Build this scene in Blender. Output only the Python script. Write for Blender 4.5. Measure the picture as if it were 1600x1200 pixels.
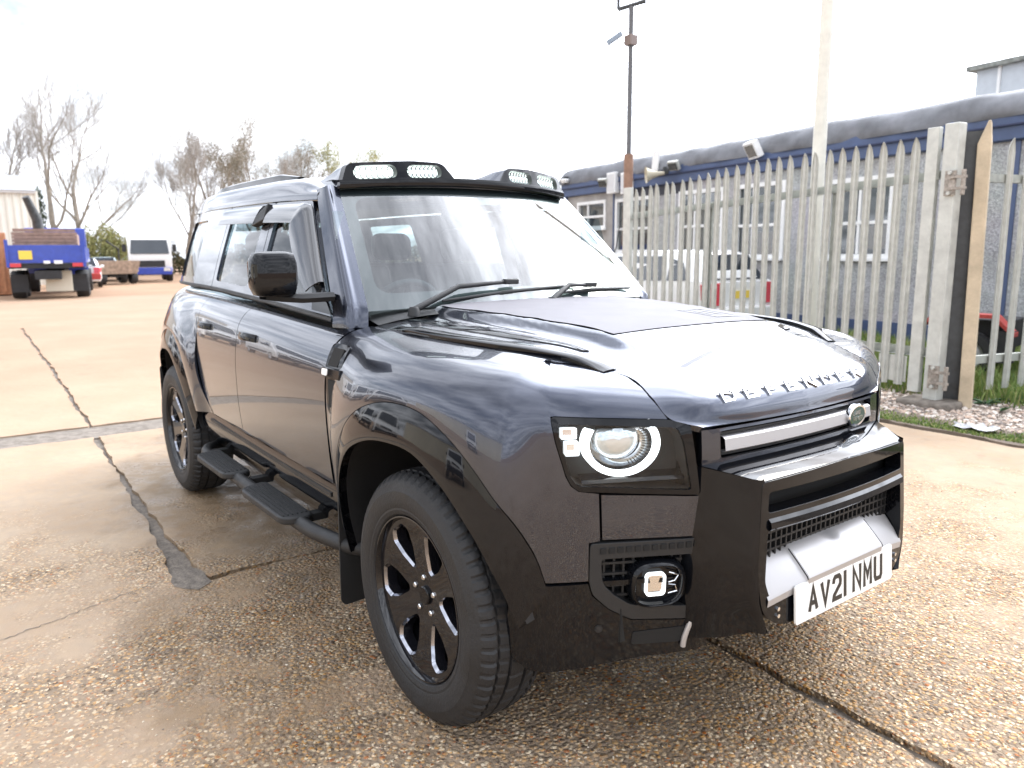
import bpy, bmesh, math, random
from mathutils import Vector, Matrix

# ------------------------------------------------------------------ camera, sky, sun, exposure
for _o in list(bpy.data.objects): bpy.data.objects.remove(_o)
SC = bpy.context.scene
COL = SC.collection
SC.render.engine = 'CYCLES'
SC.cycles.use_denoising = True
SC.cycles.max_bounces = 9
SC.cycles.transparent_max_bounces = 16
SC.cycles.caustics_reflective = False
SC.cycles.caustics_refractive = False
SC.cycles.sample_clamp_indirect = 6.0
CAM_POS = Vector((1.998, -2.0535, 1.4786))
_yaw, _pit, _roll = math.radians(143.47), math.radians(-9.744), math.radians(-.4115)
_fw = Vector((math.cos(_pit) * math.cos(_yaw), math.cos(_pit) * math.sin(_yaw), math.sin(_pit)))
_rt = _fw.cross(Vector((0, 0, 1))).normalized(); _up = _rt.cross(_fw)
_r2 = _rt * math.cos(_roll) + _up * math.sin(_roll); _u2 = _up * math.cos(_roll) - _rt * math.sin(_roll)
cam_data = bpy.data.cameras.new('camera'); cam = bpy.data.objects.new('camera', cam_data); COL.objects.link(cam)
cam.matrix_world = Matrix(((_r2.x, _u2.x, -_fw.x, CAM_POS.x), (_r2.y, _u2.y, -_fw.y, CAM_POS.y), (_r2.z, _u2.z, -_fw.z, CAM_POS.z), (0, 0, 0, 1)))
cam_data.sensor_width = 36.0; cam_data.lens = 36.0 * 1186.15 / 1600.0
cam_data.clip_start = .05; cam_data.clip_end = 3000
cam_data.dof.use_dof = True; cam_data.dof.focus_distance = 2.6; cam_data.dof.aperture_fstop = 3.6
SC.camera = cam

SUN_EL, SUN_AZ = math.radians(41), math.radians(98)          # azimuth measured from +X towards +Y
SUN_DIR = Vector((math.cos(SUN_EL) * math.cos(SUN_AZ), math.cos(SUN_EL) * math.sin(SUN_AZ), math.sin(SUN_EL)))
world = bpy.data.worlds.new('World'); SC.world = world; world.use_nodes = True
_nt = world.node_tree; _N = _nt.nodes; _L = _nt.links
for _n in list(_N): _N.remove(_n)
_out = _N.new('ShaderNodeOutputWorld'); _bg = _N.new('ShaderNodeBackground')
_sky = _N.new('ShaderNodeTexSky'); _sky.sky_type = 'NISHITA'; _sky.sun_disc = False
_sky.sun_elevation = SUN_EL; _sky.sun_rotation = math.pi / 2 - SUN_AZ
_sky.dust_density = 2.5; _sky.air_density = 1.0; _sky.altitude = 20
# broken winter cloud: a noise on the sky dome, denser and brighter towards the veiled sun
_tc = _N.new('ShaderNodeTexCoord'); _sep = _N.new('ShaderNodeSeparateXYZ'); _L.new(_tc.outputs['Generated'], _sep.inputs[0])
_mz = _N.new('ShaderNodeMath'); _mz.operation = 'MAXIMUM'; _mz.inputs[1].default_value = 0; _L.new(_sep.outputs['Z'], _mz.inputs[0])
_ad = _N.new('ShaderNodeMath'); _ad.operation = 'ADD'; _ad.inputs[1].default_value = .16; _L.new(_mz.outputs[0], _ad.inputs[0])
_dx = _N.new('ShaderNodeMath'); _dx.operation = 'DIVIDE'; _L.new(_sep.outputs['X'], _dx.inputs[0]); _L.new(_ad.outputs[0], _dx.inputs[1])
_dy = _N.new('ShaderNodeMath'); _dy.operation = 'DIVIDE'; _L.new(_sep.outputs['Y'], _dy.inputs[0]); _L.new(_ad.outputs[0], _dy.inputs[1])
_cb = _N.new('ShaderNodeCombineXYZ'); _L.new(_dx.outputs[0], _cb.inputs[0]); _L.new(_dy.outputs[0], _cb.inputs[1])
_mp = _N.new('ShaderNodeMapping'); _mp.inputs['Rotation'].default_value = (0, 0, .5); _mp.inputs['Scale'].default_value = (.55, 1.25, 1)
_L.new(_cb.outputs[0], _mp.inputs[0])
_nz = _N.new('ShaderNodeTexNoise'); _nz.inputs['Scale'].default_value = 1.15; _nz.inputs['Detail'].default_value = 7; _nz.inputs['Roughness'].default_value = .58
_L.new(_mp.outputs[0], _nz.inputs['Vector'])
_cr = _N.new('ShaderNodeValToRGB'); _cr.color_ramp.elements[0].position = .29; _cr.color_ramp.elements[1].position = .52
_cr.color_ramp.elements[0].color = (.30, .30, .30, 1); _cr.color_ramp.elements[1].color = (1, 1, 1, 1); _L.new(_nz.outputs['Fac'], _cr.inputs[0])
_dt = _N.new('ShaderNodeVectorMath'); _dt.operation = 'DOT_PRODUCT'; _L.new(_tc.outputs['Generated'], _dt.inputs[0]); _dt.inputs[1].default_value = SUN_DIR
_mr = _N.new('ShaderNodeMapRange'); _mr.inputs['From Min'].default_value = -.2; _mr.inputs['From Max'].default_value = 1; _mr.inputs['To Min'].default_value = 0; _mr.inputs['To Max'].default_value = 1
_L.new(_dt.outputs['Value'], _mr.inputs['Value'])
_pw = _N.new('ShaderNodeMath'); _pw.operation = 'POWER'; _pw.inputs[1].default_value = 6.0; _L.new(_mr.outputs[0], _pw.inputs[0])
_ml = _N.new('ShaderNodeMath'); _ml.operation = 'MULTIPLY_ADD'; _ml.inputs[1].default_value = 42; _ml.inputs[2].default_value = 9.0; _L.new(_pw.outputs[0], _ml.inputs[0])
_nz2 = _N.new('ShaderNodeTexNoise'); _nz2.inputs['Scale'].default_value = 2.3; _nz2.inputs['Detail'].default_value = 6; _nz2.inputs['Roughness'].default_value = .6; _L.new(_mp.outputs[0], _nz2.inputs['Vector'])
_m2 = _N.new('ShaderNodeMapRange'); _m2.inputs['From Min'].default_value = .36; _m2.inputs['From Max'].default_value = .64; _m2.inputs['To Min'].default_value = .50; _m2.inputs['To Max'].default_value = 1.45; _L.new(_nz2.outputs['Fac'], _m2.inputs['Value'])
_ml2 = _N.new('ShaderNodeMath'); _ml2.operation = 'MULTIPLY'; _L.new(_ml.outputs[0], _ml2.inputs[0]); _L.new(_m2.outputs[0], _ml2.inputs[1])     # thick and thin cloud
_cc = _N.new('ShaderNodeVectorMath'); _cc.operation = 'SCALE'; _cc.inputs[0].default_value = (.95, .99, 1.08); _L.new(_ml2.outputs[0], _cc.inputs['Scale'])
_mx = _N.new('ShaderNodeMix'); _mx.data_type = 'RGBA'; _L.new(_cr.outputs[0], _mx.inputs['Factor']); _L.new(_sky.outputs[0], _mx.inputs['A']); _L.new(_cc.outputs[0], _mx.inputs['B'])
_L.new(_mx.outputs['Result'], _bg.inputs['Color']); _bg.inputs['Strength'].default_value = .12
_L.new(_bg.outputs[0], _out.inputs[0])
sun_data = bpy.data.lights.new('sun', 'SUN'); sun_data.energy = .9; sun_data.angle = math.radians(16); sun_data.color = (1.0, .93, .82)
sun = bpy.data.objects.new('sun', sun_data); COL.objects.link(sun)
sun.rotation_euler = (-SUN_DIR).to_track_quat('-Z', 'Y').to_euler(); sun.location = (0, 20, 30)
SC.view_settings.view_transform = 'Standard'; SC.view_settings.look = 'None'; SC.view_settings.gamma = 1
SC.view_settings.exposure = .88
R = math.radians
# ------------------------------------------------------------------ mesh helpers
class MB:
    """collects vertices and faces; build() links them as one mesh object"""
    def __init__(s): s.v = []; s.f = []
    def add(s, verts, faces):
        o = len(s.v); s.v += [tuple(p) for p in verts]; s.f += [tuple(i + o for i in f) for f in faces]; return s
    def grid(s, rows, cu=False, cv=False):
        n, m = len(rows), len(rows[0]); fs = []
        for i in range(n if cv else n - 1):
            for j in range(m if cu else m - 1):
                a, b = i * m + j, i * m + (j + 1) % m
                c, d = ((i + 1) % n) * m + (j + 1) % m, ((i + 1) % n) * m + j
                fs.append((a, b, c, d))
        return s.add([p for r in rows for p in r], fs)
    def box(s, c, d, rot=None):
        hx, hy, hz = d[0] / 2, d[1] / 2, d[2] / 2
        vs = [Vector((x, y, z)) for x in (-hx, hx) for y in (-hy, hy) for z in (-hz, hz)]
        if rot is not None: vs = [rot @ p for p in vs]
        cc = Vector(c)
        return s.add([p + cc for p in vs], [(0, 1, 3, 2), (4, 6, 7, 5), (0, 4, 5, 1), (2, 3, 7, 6), (0, 2, 6, 4), (1, 5, 7, 3)])
    def tube(s, pts, r, n=10, caps=True, closed=False):
        pts = [Vector(p) for p in pts]; m = len(pts); rows = []
        up = None
        for i, p in enumerate(pts):
            if closed: t = pts[(i + 1) % m] - pts[i - 1]
            else: t = (pts[min(i + 1, m - 1)] - pts[max(i - 1, 0)])
            t.normalize()
            if up is None: up = Vector((0, 0, 1)) if abs(t.z) < .9 else Vector((1, 0, 0))
            a = t.cross(up)
            if a.length < 1e-5: a = t.cross(Vector((1, .3, 0)))
            a.normalize(); b = a.cross(t).normalized(); up = b
            rr = r[i] if isinstance(r, (list, tuple)) else r
            rows.append([p + a * (rr * math.cos(2 * math.pi * k / n)) + b * (rr * math.sin(2 * math.pi * k / n)) for k in range(n)])
        o = len(s.v); s.grid(rows, cu=True, cv=closed)
        if caps and not closed:
            s.f.append(tuple(o + k for k in range(n))[::-1]); s.f.append(tuple(o + (m - 1) * n + k for k in range(n)))
        return s
    def lathe(s, prof, n=48, mapf=None):
        """prof: (radius, axial) list; mapf(r, angle, axial) -> point"""
        mapf = mapf or (lambda r, a, h: (r * math.cos(a), r * math.sin(a), h))
        return s.grid([[mapf(r, 2 * math.pi * k / n, h) for k in range(n)] for r, h in prof], cu=True)
    def prism(s, outline, f0, f1):
        """outline of 2-D points, f0/f1 map a 2-D point to the two end faces"""
        n = len(outline); o = len(s.v)
        s.v += [tuple(f0(p)) for p in outline] + [tuple(f1(p)) for p in outline]
        s.f.append(tuple(o + k for k in range(n))[::-1]); s.f.append(tuple(o + n + k for k in range(n)))
        for k in range(n): s.f.append((o + k, o + (k + 1) % n, o + n + (k + 1) % n, o + n + k))
        return s
    def mirror(s):
        s.v = [(x, -y, z) for x, y, z in s.v]; s.f = [f[::-1] for f in s.f]; return s
    def xf(s, M): s.v = [tuple(M @ Vector(p)) for p in s.v]; return s
    def build(s, name, mat, parent=None, smooth=35, weld=0, bevel=0, bseg=2, recalc=True):
        me = bpy.data.meshes.new(name); me.from_pydata(s.v, [], s.f); 
        if weld or recalc:
            bm = bmesh.new(); bm.from_mesh(me)
            if weld: bmesh.ops.remove_doubles(bm, verts=bm.verts, dist=weld)
            if recalc: bmesh.ops.recalc_face_normals(bm, faces=bm.faces)
            bm.to_mesh(me); bm.free()
        if smooth:
            me.shade_smooth(); me.set_sharp_from_angle(angle=R(smooth))
        me.materials.append(mat)
        o = bpy.data.objects.new(name, me); COL.objects.link(o)
        if parent is not None: o.parent = parent
        if bevel:
            b = o.modifiers.new('edge', 'BEVEL'); b.width = bevel; b.segments = bseg; b.limit_method = 'ANGLE'; b.angle_limit = R(40); b.harden_normals = False
        return o
def tag(o, label=None, cat=None, group=None, kind=None):
    if label: o['label'] = label
    if cat: o['category'] = cat
    if group: o['group'] = group
    if kind: o['kind'] = kind
    return o
def empty(name, loc=(0, 0, 0), rz=0, parent=None):
    o = bpy.data.objects.new(name, None); COL.objects.link(o); o.location = loc; o.rotation_euler = (0, 0, rz)
    o.empty_display_size = .1
    if parent is not None: o.parent = parent
    return o
def copy_tree(o, parent=None):
    c = o.copy(); COL.objects.link(c)
    if parent is not None: c.parent = parent
    for ch in list(o.children): copy_tree(ch, c)
    return c
def filled(outlines, mapf, thick=None, name='tmp'):
    """outer outline + holes (2-D) -> MB; mapf(p, h): h=0 front, h=1 back"""
    bm = bmesh.new(); loops = []
    for ol in outlines:
        vs = [bm.verts.new((p[0], p[1], 0)) for p in ol]; loops.append(vs)
        for i in range(len(vs)): bm.edges.new((vs[i], vs[(i + 1) % len(vs)]))
    bmesh.ops.triangle_fill(bm, use_beauty=True, use_dissolve=False, edges=bm.edges[:])
    bm.verts.index_update()
    P = [(v.co.x, v.co.y) for v in bm.verts]; F = [tuple(v.index for v in f.verts) for f in bm.faces]
    L = [[v.index for v in l] for l in loops]; bm.free()
    mb = MB(); mb.add([mapf(p, 0) for p in P], F)
    if thick:
        n = len(P); mb.add([mapf(p, 1) for p in P], [f[::-1] for f in F])
        for l in L:
            for i in range(len(l)):
                a, b = l[i], l[(i + 1) % len(l)]
                mb.f.append((a, b, n + b, n + a))
    return mb
def rrect(x0, x1, y0, y1, r, n=5):
    out = []
    for cx, cy, a0 in ((x1 - r, y1 - r, 0), (x0 + r, y1 - r, 90), (x0 + r, y0 + r, 180), (x1 - r, y0 + r, 270)):
        for k in range(n + 1):
            a = R(a0 + 90 * k / n); out.append((cx + r * math.cos(a), cy + r * math.sin(a)))
    return out
def rounded(pts, r, n=4):
    """round the corners of a closed 2-D polygon"""
    out = []; m = len(pts)
    for i in range(m):
        p = Vector(pts[i]).to_2d(); a = Vector(pts[i - 1]).to_2d(); b = Vector(pts[(i + 1) % m]).to_2d()
        rr = r[i] if isinstance(r, (list, tuple)) else r
        da = a - p; db = b - p; d = min(rr, da.length * .45, db.length * .45)
        p0 = p + da.normalized() * d; p1 = p + db.normalized() * d
        for k in range(n + 1):
            t = k / n; q = p0 * (1 - t) ** 2 + p * 2 * t * (1 - t) + p1 * t * t; out.append((q.x, q.y))
    return out
def dense(pts, step, closed=True):
    out = []; m = len(pts)
    for i in range(m if closed else m - 1):
        a, b = pts[i], pts[(i + 1) % m]; l = math.hypot(b[0] - a[0], b[1] - a[1]); k = max(1, int(l / step))
        for j in range(k): out.append((a[0] + (b[0] - a[0]) * j / k, a[1] + (b[1] - a[1]) * j / k))
    if not closed: out.append(tuple(pts[-1]))
    return out
def resample(pts, n):
    """n+1 samples along a polyline that keep every original corner"""
    L = [math.dist(pts[i], pts[i + 1]) for i in range(len(pts) - 1)]; T = sum(L); cnt = [max(1, round(n * l / T)) for l in L]
    while sum(cnt) > n: cnt[cnt.index(max(cnt))] -= 1
    while sum(cnt) < n:
        j = max(range(len(L)), key=lambda i: L[i] / cnt[i]); cnt[j] += 1
    out = []
    for i, k in enumerate(cnt):
        for j in range(k): out.append(tuple(pts[i][d] + (pts[i + 1][d] - pts[i][d]) * j / k for d in range(len(pts[0]))))
    out.append(tuple(pts[-1])); return out
def coons(bot, top, left, right, nu, nv):
    b, t, l, r = resample(bot, nu), resample(top, nu), resample(left, nv), resample(right, nv); D = range(len(b[0])); rows = []
    for j in range(nv + 1):
        v = j / nv; row = []
        for i in range(nu + 1):
            u = i / nu
            row.append(tuple((1 - v) * b[i][d] + v * t[i][d] + (1 - u) * l[j][d] + u * r[j][d]
                             - ((1 - u) * (1 - v) * b[0][d] + u * (1 - v) * b[-1][d] + (1 - u) * v * t[0][d] + u * v * t[-1][d]) for d in D))
        rows.append(row)
    return rows
def panel(mb, rows, flange=.016, centre=(-1.5, 0, .75), skip=None):
    """a skin with its edges turned inwards"""
    n, m = len(rows), len(rows[0]); mb.grid(rows)
    V = [[Vector(p) for p in r] for r in rows]
    def nor(i, j):
        a = V[min(i + 1, n - 1)][j] - V[max(i - 1, 0)][j]; b = V[i][min(j + 1, m - 1)] - V[i][max(j - 1, 0)]
        k = a.cross(b)
        if k.length < 1e-9: return Vector((0, 0, 0))
        k.normalize(); p = V[i][j]
        c = Vector((min(max(p.x, -3.2), .1), 0, centre[2]))
        return k if k.dot(p - c) > 0 else -k
    loop = [(0, j) for j in range(m)] + [(i, m - 1) for i in range(1, n)] + [(n - 1, j) for j in range(m - 2, -1, -1)] + [(i, 0) for i in range(n - 2, 0, -1)]
    if flange:
        a = [V[i][j] for i, j in loop]; b = [V[i][j] - nor(i, j) * flange for i, j in loop]
        k = len(loop); mb.add(a + b, [(q, (q + 1) % k, k + (q + 1) % k, k + q) for q in range(k) if not (skip and skip(*loop[q]) and skip(*loop[(q + 1) % k]))])
    return mb
def shrink(rows, e):
    """pull a 2-D coons grid in by about e on every side (the shut-line gap)"""
    n, m = len(rows), len(rows[0]); out = [list(map(tuple, r)) for r in rows]
    def mv(p, q):
        l = math.dist(p, q); t = min(.45, e / l) if l > 1e-9 else 0
        return (p[0] + (q[0] - p[0]) * t, p[1] + (q[1] - p[1]) * t)
    for j in range(m): out[0][j] = mv(rows[0][j], rows[1][j]); out[-1][j] = mv(rows[-1][j], rows[-2][j])
    r2 = [list(r) for r in out]
    for i in range(n): out[i][0] = mv(r2[i][0], r2[i][1]); out[i][-1] = mv(r2[i][-1], r2[i][-2])
    return out
# ------------------------------------------------------------------ stroke lettering
GL = {'A': [[(0, 0), (.5, 1), (1, 0)], [(.2, .32), (.8, .32)]], 'V': [[(0, 1), (.5, 0), (1, 1)]],
      '2': [[(0, .74), (.06, .9), (.22, 1), (.78, 1), (.94, .9), (1, .76), (.96, .6), (.06, .16), (0, 0), (1, 0)]], '1': [[(.5, 0), (.5, 1)]],
      'N': [[(0, 0), (0, 1), (1, 0), (1, 1)]], 'M': [[(0, 0), (0, 1), (.5, .35), (1, 1), (1, 0)]],
      'U': [[(0, 1), (0, .14), (.14, 0), (.86, 0), (1, .14), (1, 1)]], 'D': [[(0, 0), (0, 1), (.78, 1), (1, .78), (1, .22), (.78, 0), (0, 0)]],
      'E': [[(1, 1), (0, 1), (0, 0), (1, 0)], [(0, .5), (.85, .5)]], 'F': [[(1, 1), (0, 1), (0, 0)], [(0, .48), (.85, .48)]],
      'R': [[(0, 0), (0, 1), (.82, 1), (1, .85), (1, .6), (.82, .45), (0, .45)], [(.5, .45), (1, 0)]],
      'L': [[(0, 1), (0, 0), (1, 0)]], 'O': [[(.2, 0), (0, .2), (0, .8), (.2, 1), (.8, 1), (1, .8), (1, .2), (.8, 0), (.2, 0)]]}
def glyph(mb, ch, w, h, sw, place, depth=.001):
    """one letter of stroke width sw; place(a, b, c): a across, b up, c out"""
    for si, pl in enumerate(GL[ch]):
        P = [Vector((sw / 2 + p[0] * (w - sw), sw / 2 + p[1] * (h - sw))) for p in pl]
        if ch == '1': P = [Vector((w / 2, 0)), Vector((w / 2, h))]
        closed = (P[0] - P[-1]).length < 1e-6
        if closed: P = P[:-1]
        m = len(P); L_, R_ = [], []
        for i in range(m):
            a = P[i - 1] if (i > 0 or closed) else None; b = P[(i + 1) % m] if (i < m - 1 or closed) else None
            d0 = (P[i] - a).normalized() if a is not None else None; d1 = (b - P[i]).normalized() if b is not None else None
            if d0 is None: d0 = d1
            if d1 is None: d1 = d0
            n0 = Vector((-d0.y, d0.x)); n1 = Vector((-d1.y, d1.x)); mt = (n0 + n1)
            if mt.length < .2: mt = n0.copy()
            mt.normalize(); k = min(1 / max(.35, mt.dot(n0)), 2.2)
            e = Vector((0, 0))
            if not closed and ch not in '1':
                if i == 0: e = -d1 * sw / 2 * (1 if abs(d1.x) < .05 or abs(d1.y) < .05 else .2)
                if i == m - 1: e = d0 * sw / 2 * (1 if abs(d0.x) < .05 or abs(d0.y) < .05 else .2)
                if si > 0 and i == 0: e = Vector((0, 0))
            L_.append(P[i] + e + mt * (sw / 2 * k)); R_.append(P[i] + e - mt * (sw / 2 * k))
        dd = depth * (1 - .12 * si)
        rows = [[place(q.x, q.y, c) for q, c in ((L_[i], 0), (L_[i], dd), (R_[i], dd), (R_[i], 0))] for i in range(m)]
        o = len(mb.v); mb.grid(rows, cu=False, cv=closed)
        if not closed:
            mb.f.append((o, o + 1, o + 2, o + 3)); k = o + (m - 1) * 4; mb.f.append((k + 3, k + 2, k + 1, k))
    return mb
# ------------------------------------------------------------------ materials
MATS = {}
def mat(name, col=(.5, .5, .5), rough=.5, metal=0, coat=0, coat_rough=.03, spec=.5, emit=None, estr=0, var=0, vscale=6, bump=0, bscale=40, rvar=0, detail=6, coat_ior=1.5):
    """principled material with procedural colour variation, roughness variation and fine relief"""
    if name in MATS: return MATS[name]
    m = bpy.data.materials.new(name); m.use_nodes = True; nt = m.node_tree; N = nt.nodes; L = nt.links
    b = N['Principled BSDF']; b.inputs['Base Color'].default_value = (*col, 1); b.inputs['Roughness'].default_value = rough
    b.inputs['Metallic'].default_value = metal; b.inputs['Coat Weight'].default_value = coat; b.inputs['Coat Roughness'].default_value = coat_rough
    b.inputs['Specular IOR Level'].default_value = spec; b.inputs['Coat IOR'].default_value = coat_ior
    if emit: b.inputs['Emission Color'].default_value = (*emit, 1); b.inputs['Emission Strength'].default_value = estr
    tc = N.new('ShaderNodeTexCoord')
    if var or rvar:
        nz = N.new('ShaderNodeTexNoise'); nz.inputs['Scale'].default_value = vscale; nz.inputs['Detail'].default_value = detail; nz.inputs['Roughness'].default_value = .62
        L.new(tc.outputs['Object'], nz.inputs['Vector'])
        if var:
            mx = N.new('ShaderNodeMix'); mx.data_type = 'RGBA'
            mx.inputs['A'].default_value = (*[c * (1 - var) for c in col], 1); mx.inputs['B'].default_value = (*[min(1, c * (1 + var)) for c in col], 1)
            cr = N.new('ShaderNodeMapRange'); cr.inputs['From Min'].default_value = .3; cr.inputs['From Max'].default_value = .7
            L.new(nz.outputs['Fac'], cr.inputs['Value']); L.new(cr.outputs[0], mx.inputs['Factor']); L.new(mx.outputs['Result'], b.inputs['Base Color'])
        if rvar:
            mr = N.new('ShaderNodeMapRange'); mr.inputs['From Min'].default_value = .3; mr.inputs['From Max'].default_value = .7
            mr.inputs['To Min'].default_value = max(0, rough - rvar); mr.inputs['To Max'].default_value = min(1, rough + rvar)
            L.new(nz.outputs['Fac'], mr.inputs['Value']); L.new(mr.outputs[0], b.inputs['Roughness'])
    if bump:
        n2 = N.new('ShaderNodeTexNoise'); n2.inputs['Scale'].default_value = bscale; n2.inputs['Detail'].default_value = 4
        L.new(tc.outputs['Object'], n2.inputs['Vector'])
        bp = N.new('ShaderNodeBump'); bp.inputs['Strength'].default_value = bump; bp.inputs['Distance'].default_value = .01
        L.new(n2.outputs['Fac'], bp.inputs['Height']); L.new(bp.outputs[0], b.inputs['Normal'])
    MATS[name] = m; return m
def glass(name, tint=(.8, .88, .88), refl=1.0, rough=.0, ior=1.52, faces=1.9):
    """thin pane: fresnel reflection over tinted transparency"""
    if name in MATS: return MATS[name]
    m = bpy.data.materials.new(name); m.use_nodes = True; nt = m.node_tree; N = nt.nodes; L = nt.links
    for n in list(N): N.remove(n)
    o = N.new('ShaderNodeOutputMaterial'); mx = N.new('ShaderNodeMixShader'); t = N.new('ShaderNodeBsdfTransparent'); g = N.new('ShaderNodeBsdfGlossy')
    t.inputs['Color'].default_value = (*tint, 1); g.inputs['Roughness'].default_value = rough; g.inputs['Color'].default_value = (refl, refl, refl, 1)
    geo = N.new('ShaderNodeNewGeometry'); dp = N.new('ShaderNodeVectorMath'); dp.operation = 'DOT_PRODUCT'
    L.new(geo.outputs['Incoming'], dp.inputs[0]); L.new(geo.outputs['Normal'], dp.inputs[1])
    def mth(op, a, b):
        q = N.new('ShaderNodeMath'); q.operation = op
        for i, v in enumerate((a, b)):
            if v is None: continue
            if isinstance(v, (int, float)): q.inputs[i].default_value = v
            else: L.new(v, q.inputs[i])
        return q.outputs[0]
    f0 = ((ior - 1) / (ior + 1)) ** 2 * faces                       # both faces of the pane reflect
    c5 = mth('POWER', mth('SUBTRACT', 1.0, mth('ABSOLUTE', dp.outputs['Value'], None)), 5.0)
    fac = mth('ADD', mth('MULTIPLY', c5, 1 - f0), f0)
    L.new(fac, mx.inputs['Fac']); L.new(t.outputs[0], mx.inputs[1]); L.new(g.outputs[0], mx.inputs[2]); L.new(mx.outputs[0], o.inputs[0])
    MATS[name] = m; return m
# ---------------------------------------------------------------- car body surfaces (half, y positive outwards)
def catmull(pts, n):
    """Centripetal-like Catmull-Rom through pts, n samples per span."""
    out = []
    m = len(pts); d = len(pts[0])
    for i in range(m - 1):
        p1, p2 = pts[i], pts[i + 1]
        p0 = pts[i - 1] if i > 0 else tuple(2 * p1[k] - p2[k] for k in range(d))
        p3 = pts[i + 2] if i + 2 < m else tuple(2 * p2[k] - p1[k] for k in range(d))
        for j in range(n):
            t = j / n
            out.append(tuple(0.5 * (2 * p1[k] + (p2[k] - p0[k]) * t + (2 * p0[k] - 5 * p1[k] + 4 * p2[k] - p3[k]) * t * t
                                    + (3 * p1[k] - p0[k] - 3 * p2[k] + p3[k]) * t ** 3) for k in range(d)))
    out.append(tuple(pts[-1]))
    return out
def interp(x, xs, ys):
    if x <= xs[0]: return ys[0]
    for i in range(len(xs) - 1):
        if x <= xs[i + 1]:
            t = (x - xs[i]) / (xs[i + 1] - xs[i]); t2 = t * t * (3 - 2 * t) if False else t
            return ys[i] + (ys[i + 1] - ys[i]) * t2
    return ys[-1]
def sinterp(x, xs, ys):
    """monotone smooth (pchip-like) interpolation"""
    n = len(xs)
    if x <= xs[0]: return ys[0]
    if x >= xs[-1]: return ys[-1]
    for i in range(n - 1):
        if x <= xs[i + 1]: break
    def slope(k):
        if k == 0 or k == n - 1: 
            k0 = 0 if k == 0 else n - 2
            return (ys[k0 + 1] - ys[k0]) / (xs[k0 + 1] - xs[k0])
        a = (ys[k] - ys[k - 1]) / (xs[k] - xs[k - 1]); b = (ys[k + 1] - ys[k]) / (xs[k + 1] - xs[k])
        return 0 if a * b <= 0 else 2 * a * b / (a + b)
    h = xs[i + 1] - xs[i]; t = (x - xs[i]) / h
    m0, m1 = slope(i) * h, slope(i + 1) * h
    return (2 * t ** 3 - 3 * t * t + 1) * ys[i] + (t ** 3 - 2 * t * t + t) * m0 + (-2 * t ** 3 + 3 * t * t) * ys[i + 1] + (t ** 3 - t * t) * m1
_PL = catmull([(.737, 0), (.734, .14), (.725, .28), (.711, .41), (.694, .475), (.648, .57), (.596, .675), (.550, .765), (.499, .843), (.438, .893), (.362, .921), (.27, .936), (.16, .946), (-.1, .955), (-.6, .958),
               (-1.2, .96), (-2.0, .958), (-2.8, .945), (-3.2, .92), (-3.5, .875), (-3.7, .81), (-3.8, .70), (-3.83, .5), (-3.84, .25), (-3.84, 0)], 24)
_PS = [0.0]
for _i in range(1, len(_PL)):
    _PS.append(_PS[-1] + math.hypot(_PL[_i][0] - _PL[_i - 1][0], _PL[_i][1] - _PL[_i - 1][1]))
def plan(u):
    """point and outward normal of the plan curve at arc length u from the nose"""
    u = min(max(u, 1e-6), _PS[-1] - 1e-6)
    lo, hi = 0, len(_PS) - 1
    while hi - lo > 1:
        m = (lo + hi) // 2
        if _PS[m] <= u: lo = m
        else: hi = m
    t = (u - _PS[lo]) / (_PS[hi] - _PS[lo])
    def tan(i):
        a = _PL[max(i - 1, 0)]; b = _PL[min(i + 1, len(_PL) - 1)]
        dx, dy = b[0] - a[0], b[1] - a[1]
        if i == 0: dx, dy = 0, 1
        l = math.hypot(dx, dy); return dx / l, dy / l
    a, b = _PL[lo], _PL[hi]; ta, tb = tan(lo), tan(hi)
    tx, ty = ta[0] + (tb[0] - ta[0]) * t, ta[1] + (tb[1] - ta[1]) * t
    l = math.hypot(tx, ty)
    return a[0] + (b[0] - a[0]) * t, a[1] + (b[1] - a[1]) * t, ty / l, -tx / l
def u_of_x(x):
    """u on the flank for a given x"""
    lo, hi = _u_y(.62), _PS[-1] - .9
    for _ in range(50):
        m = (lo + hi) / 2
        if plan(m)[0] > x: lo = m
        else: hi = m
    return lo
def _u_y(y):
    lo, hi = 0.0, 1.3
    for _ in range(50):
        m = (lo + hi) / 2
        if plan(m)[1] < y: lo = m
        else: hi = m
    return lo
u_of_y = _u_y
_KX = [-3.9, -2.8, -1.7, -.6, 0, .35, .56, .66, .72, .78]
_KW = [1.15, 1.15, 1.115, 1.06, 1.045, 1.035, 1.02, 1.0, .985, .975]
_KR = [.165, .165, .165, .165, .16, .15, .13, .125, .12, .12]
def shoulder(u):
    x = plan(u)[0]
    return sinterp(x, _KX, _KW), sinterp(x, _KX, _KR), math.radians(sinterp(x, [.35, .56, .68, .74], [80, 74, 68, 66]))
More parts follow.
